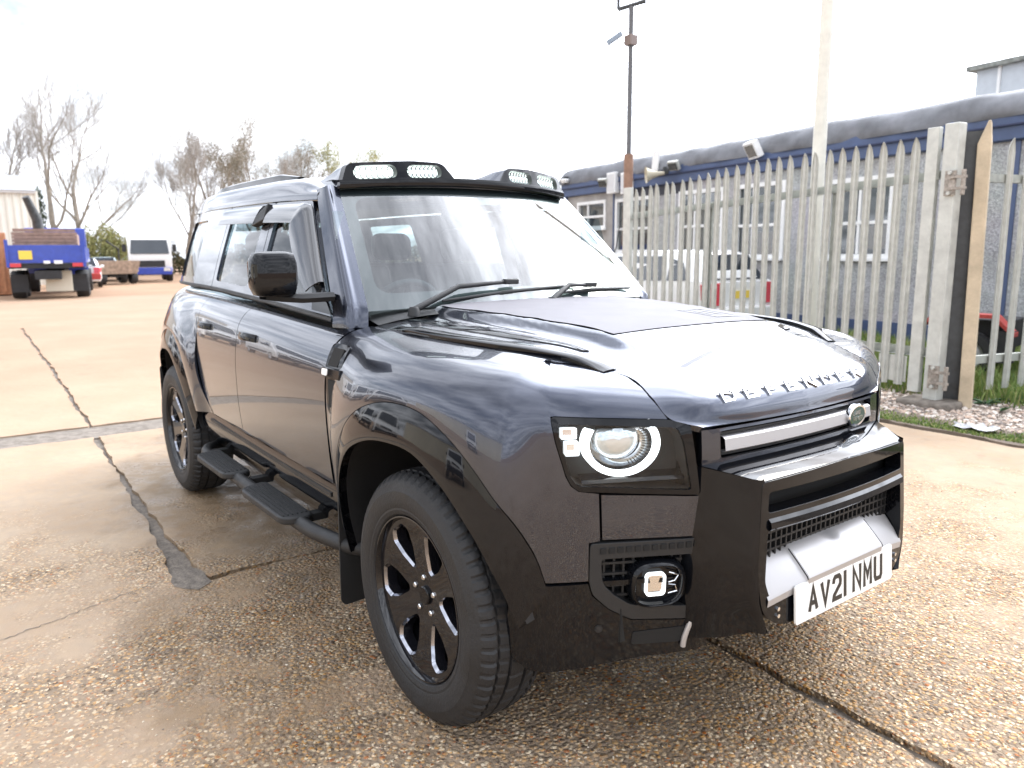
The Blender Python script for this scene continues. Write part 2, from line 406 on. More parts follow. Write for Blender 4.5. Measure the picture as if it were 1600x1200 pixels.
def body(u, w, off=0.0):
    """body surface: w is the height up the flank, then the arc length over the shoulder"""
    x, y, nx, ny = plan(u)
    ws, R, SH_END = shoulder(u)
    if w <= ws:
        kk = .022 * (.3 + .7 * min(1, max(0, (.4 - x) / .6)))
        ins = kk * ((w - .93) / .3) ** 2 if w < .93 else .022 * ((w - .93) / .2) ** 2
        z = w; nz = 0
        dins = .0 + 2 * kk * (w - .93) / .09 if w < .93 else .044 * (w - .93) / .04
        l = math.hypot(1, dins); nh, nz = 1 / l, dins / l
    else:
        i0 = .022 * ((ws - .93) / .2) ** 2; d0 = math.atan(.044 * (ws - .93) / .04)
        a = d0 + (w - ws) / R
        if a <= SH_END:
            z = ws + R * (math.sin(a) - math.sin(d0)); ins = i0 + R * (math.cos(d0) - math.cos(a))
        else:
            e = (a - SH_END) * R
            z = ws + R * (math.sin(SH_END) - math.sin(d0)) + e * math.cos(SH_END)
            ins = i0 + R * (math.cos(d0) - math.cos(SH_END)) + e * math.sin(SH_END); a = SH_END
        nh, nz = math.cos(a), math.sin(a)
    ins -= off * nh
    return (x - nx * ins, y - ny * ins, z + off * nz)
# greenhouse side plane: g in 0..1 from belt to drip rail
def belt_z(x): return sinterp(x, [-3.9, -2.8, -1.7, -.6], [1.325, 1.322, 1.290, 1.235])
def drip_z(x): return sinterp(x, [-3.9, -3.1, -2.1, -1.1, -.9], [1.745, 1.755, 1.745, 1.715, 1.70])
def house(x, g, off=0.0):
    u = u_of_x(x); px, py, nx, ny = plan(u)
    yb = py - .114 
    tap = .135 + .01 * g
    z = belt_z(x) + (drip_z(x) - belt_z(x)) * g
    y = yb - tap * g - .012 * (g - 1) * g * -1 * -1 + off
    return (x, y, z + off * .28)
# ================================================================== ground
def nodes(name):
    m = bpy.data.materials.new(name); m.use_nodes = True; return m, m.node_tree.nodes, m.node_tree.links, m.node_tree.nodes['Principled BSDF']
def concrete_mat():
    m, N, L, b = nodes('exposed_aggregate_concrete')
    tc = N.new('ShaderNodeTexCoord'); V = tc.outputs['Object']
    def noise(scale, det=5, rough=.6, vec=V, dist=0):
        n = N.new('ShaderNodeTexNoise'); n.inputs['Scale'].default_value = scale; n.inputs['Detail'].default_value = det; n.inputs['Roughness'].default_value = rough; n.inputs['Distortion'].default_value = dist
        L.new(vec, n.inputs['Vector']); return n.outputs['Fac']
    def rng(v, a, b_, c=0, d=1):
        r = N.new('ShaderNodeMapRange'); r.inputs['From Min'].default_value = a; r.inputs['From Max'].default_value = b_; r.inputs['To Min'].default_value = c; r.inputs['To Max'].default_value = d
        L.new(v, r.inputs['Value']); return r.outputs[0]
    def mth(op, a, b_=0):
        q = N.new('ShaderNodeMath'); q.operation = op; q.use_clamp = False
        for i, v in enumerate((a, b_)):
            if isinstance(v, (int, float)): q.inputs[i].default_value = v
            else: L.new(v, q.inputs[i])
        return q.outputs[0]
    def mix(f, a, b_):
        q = N.new('ShaderNodeMix'); q.data_type = 'RGBA'
        if isinstance(f, (int, float)): q.inputs['Factor'].default_value = f
        else: L.new(f, q.inputs['Factor'])
        for k, v in (('A', a), ('B', b_)):
            if isinstance(v, tuple): q.inputs[k].default_value = (*v, 1)
            else: L.new(v, q.inputs[k])
        return q.outputs['Result']
    def blob(x, y, rx, ry):
        mp = N.new('ShaderNodeMapping'); mp.inputs['Location'].default_value = (-x / rx, -y / ry, 0); mp.inputs['Scale'].default_value = (1 / rx, 1 / ry, 0); L.new(V, mp.inputs[0])
        ln = N.new('ShaderNodeVectorMath'); ln.operation = 'LENGTH'; L.new(mp.outputs[0], ln.inputs[0]); return mth('SUBTRACT', 1.0, ln.outputs['Value'])
    # cement paste
    cem = mix(rng(noise(1.1, 6), .35, .68), (.385, .275, .18), (.50, .385, .27))
    cem = mix(rng(noise(14, 5), .35, .7, 0, .45), cem, (.34, .285, .23))
    # rust-brown and pale drifts on the yard
    cem = mix(rng(noise(.32, 4, .55), .46, .66, 0, .55), cem, (.50, .355, .24))
    sx = N.new('ShaderNodeSeparateXYZ'); L.new(V, sx.inputs[0])
    cem = mix(mth('MULTIPLY', rng(sx.outputs['X'], -3.5, -9.0), rng(noise(.7, 5), .25, .6, .55, 1)), cem, (.335, .225, .15))      # trodden-in red-brown dirt out in the yard
    # aggregate: two sizes of pebbles, each cell its own colour
    def peb(scale):
        v = N.new('ShaderNodeTexVoronoi'); v.inputs['Scale'].default_value = scale; v.inputs['Randomness'].default_value = 1; 
        ds = N.new('ShaderNodeVectorMath'); ds.operation = 'ADD'; nn = N.new('ShaderNodeTexNoise'); nn.inputs['Scale'].default_value = scale * .8; L.new(V, nn.inputs['Vector'])
        sc = N.new('ShaderNodeVectorMath'); sc.operation = 'SCALE'; sc.inputs['Scale'].default_value = .35 / scale * 2; L.new(nn.outputs['Color'], sc.inputs[0]); L.new(V, ds.inputs[0]); L.new(sc.outputs[0], ds.inputs[1]); L.new(ds.outputs[0], v.inputs['Vector'])
        sp = N.new('ShaderNodeSeparateColor'); L.new(v.outputs['Color'], sp.inputs[0])
        cr = N.new('ShaderNodeValToRGB'); e = cr.color_ramp; e.interpolation = 'CONSTANT'
        cols = [(0, (.11, .08, .06)), (.14, (.34, .23, .14)), (.30, (.50, .31, .16)), (.44, (.20, .155, .12)), (.56, (.60, .48, .34)), (.70, (.52, .35, .20)), (.82, (.72, .61, .46)), (.93, (.38, .16, .08))]
        e.elements[0].position = 0; e.elements[0].color = (*cols[0][1], 1); e.elements[1].position = cols[1][0]; e.elements[1].color = (*cols[1][1], 1)
        for p, c in cols[2:]: q = e.elements.new(p); q.color = (*c, 1)
        L.new(sp.outputs['Red'], cr.inputs[0])
        hv = N.new('ShaderNodeHueSaturation'); hv.inputs['Value'].default_value = 1.22; hv.inputs['Saturation'].default_value = 1.10; L.new(cr.outputs[0], hv.inputs['Color']); return hv.outputs[0], v.outputs['Distance'], sp.outputs['Green']
    c1, d1, g1 = peb(62); c2, d2, g2 = peb(120)
    pebc = mix(rng(noise(30, 3), .45, .55), c1, c2)
    pebc = mix(rng(d1, .42, .62), pebc, (.30, .225, .155))              # grime between the stones
    # how far the stones are worn bare: near the car and in front of it more than out on the left slabs
    bare = mth('ADD', mth('MULTIPLY', noise(1.3, 6, .65), 1.15), mth('MULTIPLY', blob(.9, -.2, 3.2, 3.2), .36))
    bare = rng(bare, .52, .74)
    bare = mth('MULTIPLY', bare, rng(noise(9, 4), .28, .50, .6, 1))
    col = mix(bare, cem, pebc)
    # loose oil-dark stains
    col = mix(rng(noise(2.4, 6, .7), .60, .74, 0, .5), col, (.17, .13, .10))
    # water: a damp patch beside and under the car
    wet = mth('MAXIMUM', mth('MAXIMUM', blob(-2.6, -.95, 1.9, .5), blob(-.75, -1.25, 1.1, .5)), mth('MAXIMUM', blob(.35, .1, .8, .8), blob(-3.4, .2, 2.4, 1.3)))
    wet = rng(mth('ADD', mth('MULTIPLY', wet, 1.0), mth('MULTIPLY', mth('SUBTRACT', noise(2.1, 7, .68), .5), 1.9)), .02, .36)
    wv = N.new('ShaderNodeHueSaturation'); wv.inputs['Saturation'].default_value = 1.15; wv.inputs['Value'].default_value = .66; L.new(col, wv.inputs['Color'])
    col = mix(mth('MULTIPLY', wet, .92), col, wv.outputs[0])
    dk = N.new('ShaderNodeHueSaturation'); dk.inputs['Value'].default_value = .90; dk.inputs['Saturation'].default_value = 1.0; b.inputs['Specular IOR Level'].default_value = .25; L.new(col, dk.inputs['Color']); col = dk.outputs[0]
    L.new(col, b.inputs['Base Color'])
    L.new(mth('SUBTRACT', .82, mth('MULTIPLY', wet, mth('MULTIPLY', rng(noise(5, 4), .35, .6), .60))), b.inputs['Roughness'])
    hgt = mth('ADD', mth('MULTIPLY', mth('MULTIPLY', mth('SUBTRACT', .6, d1), bare), 1.0), mth('MULTIPLY', noise(180, 3), .22))
    hgt = mth('ADD', hgt, mth('MULTIPLY', noise(7, 5), .8))
    bp = N.new('ShaderNodeBump'); bp.inputs['Strength'].default_value = 1.0; bp.inputs['Distance'].default_value = .014; L.new(hgt, bp.inputs['Height']); L.new(bp.outputs[0], b.inputs['Normal'])
    return m
CONC = concrete_mat()
YARD = mat('yard_dirt', (.31, .205, .135), rough=.95, spec=.1, var=.22, vscale=.12, bump=.3, bscale=25, detail=9)
JOINT = mat('joint_mortar', (.20, .175, .15), rough=.95, spec=.1, var=.35, vscale=14, bump=.6, bscale=60)
GRIT = mat('dark_joint_filler', (.15, .125, .10), rough=.75, var=.5, vscale=30, bump=.6, bscale=80)
ground = tag(MB().grid([[(-400, -400, -.035), (400, -400, -.035)], [(-400, 400, -.035), (400, 400, -.035)]]).build('ground', YARD, smooth=0), kind='structure')
rnd = random.Random(4)
def ragged(pts, step=.06, amp=.012):
    """polygon with chipped edges"""
    out = []; ph = [rnd.uniform(0, 6) for _ in range(6)]
    for i in range(len(pts)):
        a, b = Vector(pts[i]), Vector(pts[(i + 1) % len(pts)]); l = (b - a).length; n = max(1, int(l / step)); d = (b - a).normalized(); nn = Vector((-d.y, d.x))
        if l > 25: n = max(1, int(l / .8))
        for k in range(n):
            t = k / n; s_ = l * t
            w = amp * (math.sin(s_ * 3.1 + ph[0]) * .5 + math.sin(s_ * 9.7 + ph[1]) * .35 + math.sin(s_ * 23 + ph[2]) * .2 + rnd.uniform(-.35, .35))
            p = a + d * s_ + nn * (w if 0 < k else 0); out.append((p.x, p.y))
    return out
def slab(pts, amp=.012, z=0.0):
    n = ragged(pts, amp=amp); MB().prism(n, lambda p: (p[0], p[1], -.06), lambda p: (p[0], p[1], z)).build('concrete_slab', CONC, ground, smooth=0, recalc=True)
XJ = -1.515
slab([(-5.02, -25), (14, -25), (14, -.9), (1.6, .075), (.9, .125), (.2, .165), (XJ + .012, .15), (XJ + .02, -1.30), (XJ - .06, -1.335), (-2.7, -1.275), (-5.02, -1.19)], .018)
slab([(XJ + .012, .185), (.2, .20), (.9, .165), (1.6, .115), (14, -.86), (14, 4.25), (XJ + .012, 4.40)], .018)
slab([(-5.02, -1.155), (-2.7, -1.235), (XJ - .02, -1.20), (XJ - .012, 4.4), (-5.02, 4.6)], .02)
slab([(-17, -25), (-5.50, -25), (-5.50, -1.165), (-10, -1.03), (-17, -.86)], .02)
slab([(-17, -.82), (-10, -.99), (-5.50, -1.13), (-5.50, 4.6), (-17, 5.2)], .02)
slab([(-30, -25), (-17.06, -25), (-17.06, 5.2), (-30, 6)], .03, z=-.006)
tag(MB().prism(ragged([(-5.5, -25), (-5.02, -25), (-5.02, 4.6), (-5.5, 4.6)], amp=.02), lambda p: (p[0], p[1], -.06), lambda p: (p[0], p[1], -.012)).build('joint_strip', JOINT, ground, smooth=0))
MB().grid([[(-17, -1.5, -.022), (14, -1.5, -.022)], [(-17, .4, -.022), (14, .4, -.022)]]).build('joint_filler', GRIT, ground, smooth=0)
MB().grid([[(XJ - .2, -25, -.021), (XJ + .2, -25, -.021)], [(XJ - .2, 4.4, -.021), (XJ + .2, 4.4, -.021)]]).build('joint_filler', GRIT, ground, smooth=0)
# dirt plug where the joints meet
MB().prism(ragged([(-1.70, -1.33), (-1.52, -1.36), (-1.42, -1.28), (-1.47, -1.21), (-1.68, -1.23)], amp=.03), lambda p: (p[0], p[1], -.03), lambda p: (p[0], p[1], .003)).build('joint_plug', GRIT, ground, smooth=0)
# hairline crack on the pale slab
def crack(pts, w):
    cv = catmull(pts, 14); rows = []
    for i, p in enumerate(cv):
        q = Vector(cv[min(i + 1, len(cv) - 1)]) - Vector(cv[max(i - 1, 0)]); q.normalize(); n = Vector((-q.y, q.x)); j = rnd.uniform(-.012, .012); ww = w * rnd.uniform(.3, 1.3)
        rows.append([(p[0] + n.x * (j - ww), p[1] + n.y * (j - ww), .0025), (p[0] + n.x * (j + ww), p[1] + n.y * (j + ww), .0025)])
    MB().grid(rows).build('crack', GRIT, ground, smooth=0)
crack([(-1.62, -1.42), (-1.55, -1.62), (-1.47, -1.85), (-1.40, -2.05), (-1.30, -2.30), (-1.35, -2.8)], .0025)
# loose stones lying on the worn concrete
def stones(name, m_, n, place, smin, smax, seed, flat=.6):
    r = random.Random(seed); mb = MB()
    base = [Vector(v) for v in ((1, 0, 0), (-1, 0, 0), (0, 1, 0), (0, -1, 0), (0, 0, 1), (0, 0, -1), (.6, .6, .5), (-.6, .55, .5), (.55, -.6, .45), (-.6, -.6, .5))]
    fs = [(0, 6, 8), (6, 4, 8), (6, 7, 4), (4, 9, 8), (4, 7, 9), (7, 1, 9), (2, 7, 6), (0, 2, 6), (2, 1, 7), (1, 3, 9), (3, 8, 9), (3, 0, 8)]
    for _ in range(n):
        x, y, z = place(r); s = smin + (smax - smin) * r.random() ** 2.5; a = r.uniform(0, 6.28); ca, sa = math.cos(a), math.sin(a); e = r.uniform(.6, 1)
        k = [r.uniform(.75, 1.2) for _ in base]
        mb.add([(x + s * q * (v.x * ca - v.y * e * sa), y + s * q * (v.x * sa + v.y * e * ca), z + s * q * v.z * flat) for v, q in zip(base, k)], fs)
    return mb.build(name, m_, smooth=60, recalc=False)
def stone_mat(name, cols):
    m, N, L, b = nodes(name); g = N.new('ShaderNodeNewGeometry'); cr = N.new('ShaderNodeValToRGB'); e = cr.color_ramp; e.interpolation = 'CONSTANT'
    for i, c in enumerate(cols):
        q = e.elements[i] if i < 2 else e.elements.new(i / len(cols)); q.position = i / len(cols); q.color = (*c, 1)
    L.new(g.outputs['Random Per Island'], cr.inputs[0]); L.new(cr.outputs[0], b.inputs['Base Color']); b.inputs['Roughness'].default_value = .75; return m
PEB = stone_mat('pebble', [(.42, .29, .18), (.30, .21, .14), (.55, .44, .31), (.20, .16, .13), (.50, .33, .18), (.62, .54, .43), (.34, .17, .09)])
FLINT = stone_mat('flint_gravel', [(.40, .31, .25), (.28, .22, .18), (.52, .44, .37), (.18, .15, .13), (.46, .33, .25), (.60, .54, .48)])
def near_place(r):
    while True:
        x, y = r.uniform(-1.4, 2.6), r.uniform(-2.4, 3.2)
        d = math.hypot(x - .8, y + .6)
        if r.random() < math.exp(-(d / 2.0) ** 2) + .08: return x, y, .0005
tag(stones('loose_grit', PEB, 9000, near_place, .0012, .0075, 11, .75), 'fine brown grit strewn over the worn concrete', 'grit', kind='stuff')
# ================================================================== verge, gravel, moss, grass
SOIL = mat('verge_soil', (.16, .125, .095), rough=.9, var=.4, vscale=5, bump=.8, bscale=30)
tag(MB().prism(ragged([(-30, 5.6), (-6, 4.72), (XJ, 4.45), (.5, 4.32), (14, 4.2), (14, 30), (-30, 30)], amp=.05), lambda p: (p[0], p[1], -.03), lambda p: (p[0], p[1], .018)).build('verge', SOIL, smooth=0), kind='structure')
def ver_place(r):
    x = r.uniform(-3.4, 1.6); lo = 4.75 - .06 * x; 
    y = lo + abs(r.gauss(0, .75)); return x, min(y, 7.6), .02
tag(stones('gravel', FLINT, 9000, ver_place, .008, .034, 5), 'brown flint gravel under the palisade fence', 'gravel', kind='stuff')
GRASS = stone_mat('grass_blade', [(.13, .21, .04), (.17, .26, .055), (.25, .31, .08), (.09, .15, .035), (.33, .33, .13)])
def grass(name, n, place, h0, h1, seed, lab):
    r = random.Random(seed); mb = MB()
    for _ in range(n):
        x, y, z = place(r); h = r.uniform(h0, h1); a = r.uniform(0, 6.28); w = .004 + .004 * r.random(); lx, ly = r.gauss(0, .35) * h, r.gauss(0, .35) * h; c, s = math.cos(a) * w, math.sin(a) * w
        mb.add([(x - c, y - s, z), (x + c, y + s, z), (x + lx * .4 + c * .7, y + ly * .4 + s * .7, z + h * .6), (x + lx * .4 - c * .7, y + ly * .4 - s * .7, z + h * .6), (x + lx, y + ly, z + h)], [(0, 1, 2, 3), (3, 2, 4)])
    return tag(mb.build(name, GRASS, smooth=0, recalc=False), lab, 'grass', kind='stuff')
def gp(r):
    while True:
        x, y = r.uniform(-6, 2.5), r.uniform(5.8, 10.2)
        if math.sin(x * 2.1) + math.sin(y * 3.3 + x) + r.random() * 1.6 > -.2: return x, y, .018
grass('grass', 42000, gp, .06, .24, 3, 'rough green grass behind the palisade gate')
def mp_(r):
    x = r.uniform(-3, 2.5); return x, 4.42 - .04 * x + abs(r.gauss(0, .16)), .015
grass('moss', 9000, mp_, .008, .03, 8, 'low green moss along the edge of the concrete')
# ================================================================== palisade gate and fence
GALV = mat('galvanised_steel', (.55, .555, .515), rough=.55, metal=.25, var=.16, vscale=9, bump=.1, bscale=60, rvar=.12)
GALV2 = mat('weathered_galvanised', (.40, .415, .38), rough=.6, metal=.35, var=.22, vscale=14, rvar=.1)
STEELK = mat('painted_black_steel', (.055, .058, .06), rough=.5, metal=.2, var=.45, vscale=7, rvar=.15)
TIMBER = mat('sawn_timber', (.54, .44, .31), rough=.75, var=.22, vscale=5, bump=.3, bscale=50)
def pale_mesh(h, w=.090, d=.020):
    """W-section pale with a pointed, splayed head; base at z=0, faces local -y"""
    sec = [(-w / 2, -d * .2), (-w / 2 + .010, d * .5), (-w * .16, d * .5), (-w * .06, -d * .6), (w * .06, -d * .6), (w * .16, d * .5), (w / 2 - .010, d * .5), (w / 2, -d * .2)]
    mb = MB(); rows = []
    for z, k, o in ((0, 1, 0), (h * .5, 1, 0), (h - .13, 1, 0), (h - .06, .72, -.004), (h - .02, .34, -.012), (h, .06, -.02)):
        rows.append([(x * k, y * (k * .8 + .2) + o, z) for x, y in sec])
    back = [[(x, y + .0025, z) for x, y, z in r] for r in rows]
    mb.grid(rows); mb.grid([r[::-1] for r in back])
    me = mb.build('pale', GALV, None, smooth=30, recalc=False); return me
GK = .12; GD = Vector((-1, GK, 0)).normalized(); GO = Vector((-1.44, 5.455, 0))
gate = tag(empty('palisade_gate', GO, math.atan2(GD.y, GD.x) + math.pi), 'galvanised steel palisade gate behind the car', 'gate')
def gate_local(x, y=0, z=0): return (x, y, z)                        # local -x runs away from the hinge
p0 = pale_mesh(2.36); p0.parent = gate
pn = 0
for k in range(27):
    o = p0 if k == 0 else p0.copy()
    if k: COL.objects.link(o); o.parent = gate
    lx = -.255 - .1605 * k; sag = -.0 if k < 12 else -.17 * ((k - 12) / 9) ** 1 * (.6 if k > 21 else .75)
    o.location = (lx, -.028, .17 + max(sag, -.2)); o.rotation_euler = (rnd.uniform(-.006, .006), rnd.uniform(-.007, .007), rnd.uniform(-.08, .08))
for z, hh in ((2.13, .085), (.47, .085)):
    q = MB(); q.prism([(-.01, 0), (.045, 0), (.045, hh), (.039, hh), (.039, .006), (-.01, .006)], lambda p: (0, p[0], z + p[1]), lambda p: (-4.55, p[0], z + p[1] - .17 * (z > 1)))
    q.build('rail', GALV2, gate, smooth=0)
def post_box(name, mtl, parent, x, w, d, z0, z1, y=0, bev=.006):
    return MB().box((x, y, (z0 + z1) / 2), (w, d, z1 - z0)).build(name, mtl, parent, smooth=0, bevel=bev)
post_box('stile', GALV, gate, -.10, .115, .06, .12, 2.60)
post_box('stile', GALV, gate, -4.62, .16, .06, .12, 2.40)
post_box('brace', GALV2, gate, -1.12, .13, .03, .16, 2.12, .03)
post_box('brace', GALV2, gate, -3.02, .14, .03, .16, 2.1, .03)
post_box('drop_plate', GALV, gate, -.34, .30, .012, .20, .46, -.01)
for z in (2.08, .30):
    hg = MB().box((.13, -.078, z + .0), (.10, .02, .22)); hg.box((.20, -.085, z + .05), (.15, .035, .024)); hg.box((.20, -.085, z - .05), (.15, .035, .024)); hg.tube([(.25, -.085, z - .11), (.25, -.085, z + .11)], .020, 10)
    hg.build('hinge', mat('weathered_hinge', (.36, .32, .28), rough=.6, metal=.4, var=.45, vscale=30), gate, smooth=30)
    for dz in (.075, -.075): MB().tube([(.13, -.085, z + dz * 1.2), (.13, -.108, z + dz * 1.2)], .018, 6).build('bolt', GALV, gate, smooth=0)
gp1 = tag(MB().box((0, 0, 1.305), (.135, .12, 2.61)).build('gate_post', GALV, None, smooth=0, bevel=.008), 'square galvanised post carrying the gate hinges', 'post'); gp1.location = (-1.345, 5.435, .0); gp1.rotation_euler = (0, 0, -.12)
bp_ = MB().box((0, -.075, 1.27), (.26, .016, 2.54)); bp_.box((0, .075, 1.27), (.26, .016, 2.54)); bp_.box((0, 0, 1.27), (.016, .134, 2.54))
bp2 = tag(bp_.build('steel_post', STEELK, None, smooth=0), 'wide dark steel beam standing between gate and timber post', 'post'); bp2.location = (-1.235, 5.64, 0); bp2.rotation_euler = (-.01, -.012, .5)
tpm = MB().prism([(-.055, 0), (.055, 0), (.055, 2.42), (.04, 2.62), (.02, 2.62), (-.055, 2.42)], lambda p: (p[0], -.05, p[1]), lambda p: (p[0], .05, p[1]))
tp = tag(tpm.build('timber_post', TIMBER, None, smooth=0, bevel=.008), 'pale pointed timber post at the corner of the fence', 'post'); tp.location = (-1.10, 5.56, 0); tp.rotation_euler = (-.022, -.018, .3)
MB().box((0, -.0, .05), (.5, .4, .10)).build('post_footing', JOINT, ground, bevel=.03).location = (-1.35, 5.42, -.02)
fence = tag(empty('palisade_fence', (-1.20, 5.75, 0), math.atan2(.95, .28)), 'palisade fence running back from the timber post', 'fence')
for k in range(14):
    o = p0.copy(); COL.objects.link(o); o.parent = fence; o.location = (.30 + .213 * k, -.028, .14); o.rotation_euler = (rnd.uniform(-.006, .006), rnd.uniform(-.006, .006), rnd.uniform(-.06, .06))
for z in (2.10, .40):
    MB().prism([(-.01, 0), (.04, 0), (.04, .075), (-.01, .075)], lambda p: (.05, p[0], z + p[1]), lambda p: (3.4, p[0], z + p[1])).build('rail', GALV2, fence, smooth=0)
# crumpled sheet of litter and weeds at the post
lit = MB(); r2 = random.Random(6)
lit.grid([[(.16 * (i / 6 - .5) * 2 + r2.uniform(-.02, .02), .10 * (j / 5 - .5) * 2 + r2.uniform(-.02, .02), .03 + r2.uniform(-.02, .035)) for i in range(7)] for j in range(6)])
lo = tag(lit.build('litter', mat('dirty_plastic', (.45, .45, .46), rough=.5, var=.4, vscale=20), smooth=0), 'crumpled grey plastic sheet lying on the moss', 'litter'); lo.location = (-.62, 4.62, .01)
def weed(x, y, n, seed, lab):
    r = random.Random(seed); w = empty('weed', (x, y, .02)); m = MB()
    for k in range(n):
        a = r.uniform(0, 6.28); L_ = r.uniform(.07, .16); t = r.uniform(.3, 1.0); d = Vector((math.cos(a), math.sin(a), t)).normalized(); s = Vector((-d.y, d.x, 0)).normalized(); b0 = Vector((0, 0, .01))
        lf = MB().add([b0, b0 + d * L_ * .4 + s * L_ * .16, b0 + d * L_ * .75 + s * L_ * .13 - Vector((0, 0, L_ * .1)), b0 + d * L_ - Vector((0, 0, L_ * .3)), b0 + d * L_ * .75 - s * L_ * .13 - Vector((0, 0, L_ * .1)), b0 + d * L_ * .4 - s * L_ * .16], [(0, 1, 2, 3), (0, 3, 4, 5)])
        lf.build('leaf', mat('weed_leaf', (.05, .12, .045), rough=.5, var=.3, vscale=20), w, smooth=0)
    tag(w, lab, 'weed', 'weeds by the fence'); return w
weed(-1.02, 5.82, 9, 1, 'low green weed just beside the timber post'); weed(-.95, 6.15, 8, 2, 'green weed between the first two fence pales'); weed(-.80, 5.55, 6, 4, 'small weed in the gravel in front of the fence')
# ================================================================== cabin building behind the gate
FK = .15; FO = Vector((-14.3, 11.91, 0)); FD = Vector((1, -FK, 0)).normalized(); FN = Vector((-FK, -1, 0)).normalized()      # along, towards the yard
FAZ = math.atan2(FD.y, FD.x)
def pebbledash():
    m, N, L, b = nodes('grey_pebbledash'); tc = N.new('ShaderNodeTexCoord'); v = N.new('ShaderNodeTexVoronoi'); v.inputs['Scale'].default_value = 55; L.new(tc.outputs['Object'], v.inputs['Vector'])
    n = N.new('ShaderNodeTexNoise'); n.inputs['Scale'].default_value = 1.2; n.inputs['Detail'].default_value = 6; L.new(tc.outputs['Object'], n.inputs['Vector'])
    sp = N.new('ShaderNodeSeparateColor'); L.new(v.outputs['Color'], sp.inputs[0]); cr = N.new('ShaderNodeValToRGB'); e = cr.color_ramp
    e.elements[0].color = (.26, .27, .29, 1); e.elements[1].color = (.50, .51, .54, 1); L.new(sp.outputs['Red'], cr.inputs[0])
    mx = N.new('ShaderNodeMix'); mx.data_type = 'RGBA'; mx.blend_type = 'MULTIPLY'; mx.inputs['Factor'].default_value = .6; L.new(cr.outputs[0], mx.inputs['A']); L.new(n.outputs['Color'], mx.inputs['B'])
    hs = N.new('ShaderNodeHueSaturation'); hs.inputs['Saturation'].default_value = .25; hs.inputs['Value'].default_value = 1.35; L.new(mx.outputs['Result'], hs.inputs['Color'])
    L.new(hs.outputs[0], b.inputs['Base Color']); b.inputs['Roughness'].default_value = .85
    bp = N.new('ShaderNodeBump'); bp.inputs['Strength'].default_value = .8; bp.inputs['Distance'].default_value = .012; L.new(v.outputs['Distance'], bp.inputs['Height']); L.new(bp.outputs[0], b.inputs['Normal']); return m
DASH = pebbledash()
BLUE = mat('blue_fascia_paint', (.06, .09, .18), rough=.5, var=.2, vscale=3, rvar=.1)
TARP = mat('grey_roof_felt', (.15, .155, .17), rough=.55, var=.35, vscale=2.2, bump=.5, bscale=5)
UPVC = mat('white_upvc', (.78, .78, .77), rough=.4, var=.05)
PANE = mat('office_window_glass', (.03, .04, .045), rough=.03, spec=.8, coat=1, coat_rough=.0)
RENDER_ = mat('grey_stucco', (.33, .31, .29), rough=.85, var=.35, vscale=2, bump=.4, bscale=40)
cab = tag(empty('cabin_building', FO, FAZ), 'low grey pebbledash cabin with blue fascia behind the palisade gate', 'building')
FL = 19.0
wins = [(.62, 1.88, 2.12, 2.78), (2.36, 3.72, 1.50, 2.76), (4.74, 6.08, 1.46, 2.77), (6.48, 7.70, 1.38, 2.77), (8.72, 9.95, 1.38, 2.68), (13.4, 14.8, 1.4, 2.7)]
holes = [[(a, c), (b_, c), (b_, d), (a, d)] for a, b_, c, d in wins]
cuts = [0, 2.25, 8.33, 11.82, 15.4, FL]
for i in range(5):
    a, b_ = cuts[i] + .02, cuts[i + 1] - .02
    filled([[(a, .05), (b_, .05), (b_, 3.2), (a, 3.2)]] + [h for h in holes if a < h[0][0] < b_], lambda p, h: (p[0], .10 * h, p[1]), thick=True).build('wall_panel', DASH if i else RENDER_, cab, smooth=0)
    MB().box((cuts[i + 1] - (.0 if i < 4 else .0), -.004, 1.6), (.10 if i in (2, 3) else .045, .03, 3.1)).build('panel_joint', BLUE, cab, smooth=0)
MB().box((.03, -.02, 1.7), (.14, .10, 3.3)).build('corner_post', BLUE, cab, smooth=0)
for (a, b_, c, d) in wins:
    w = filled([[(a - .03, c - .03), (b_ + .03, c - .03), (b_ + .03, d + .03), (a - .03, d + .03)], [(a + .05, c + .05), (b_ - .05, c + .05), (b_ - .05, d - .05), (a + .05, d - .05)]], lambda p, h: (p[0], -.022 + .08 * h, p[1]), thick=True).build('window', UPVC, cab, smooth=0)
    MB().box(((a + b_) / 2, .055, (c + d) / 2), (b_ - a - .06, .012, d - c - .06)).build('pane', PANE, w, smooth=0)
    MB().box(((a + b_) / 2, .02, c + (d - c) * .44), (b_ - a - .11, .05, .055)).build('transom', UPVC, w, smooth=0)
    if b_ - a > 1.0: MB().box((a + (b_ - a) * (.5 if a > 8 else .36), .025, (c + d) / 2), (.05, .045, d - c - .11)).build('mullion', UPVC, w, smooth=0)
    MB().box(((a + b_) / 2, -.05, c - .05), (b_ - a + .12, .10, .035)).build('sill', UPVC, w, smooth=0)
MB().prism([(-.06, 2.98), (-.10, 3.0), (-.10, 3.18), (-.13, 3.20), (-.13, 3.36), (.05, 3.38), (.05, 2.98)], lambda p: (-.05, p[0], p[1]), lambda p: (FL, p[0], p[1])).build('fascia', BLUE, cab, smooth=0)
MB().prism([(-.135, 3.175), (-.15, 3.18), (-.15, 3.20), (-.135, 3.205)], lambda p: (-.05, p[0], p[1]), lambda p: (FL, p[0], p[1])).build('fascia_trim', mat('navy_edge', (.02, .03, .08), rough=.5), cab, smooth=0)
r3 = random.Random(9); rows = []
prof = [(-.15, 3.30), (-.165, 3.36), (-.13, 3.50), (-.06, 3.62), (.05, 3.69), (.4, 3.72), (2.0, 3.75), (4.0, 3.72)]
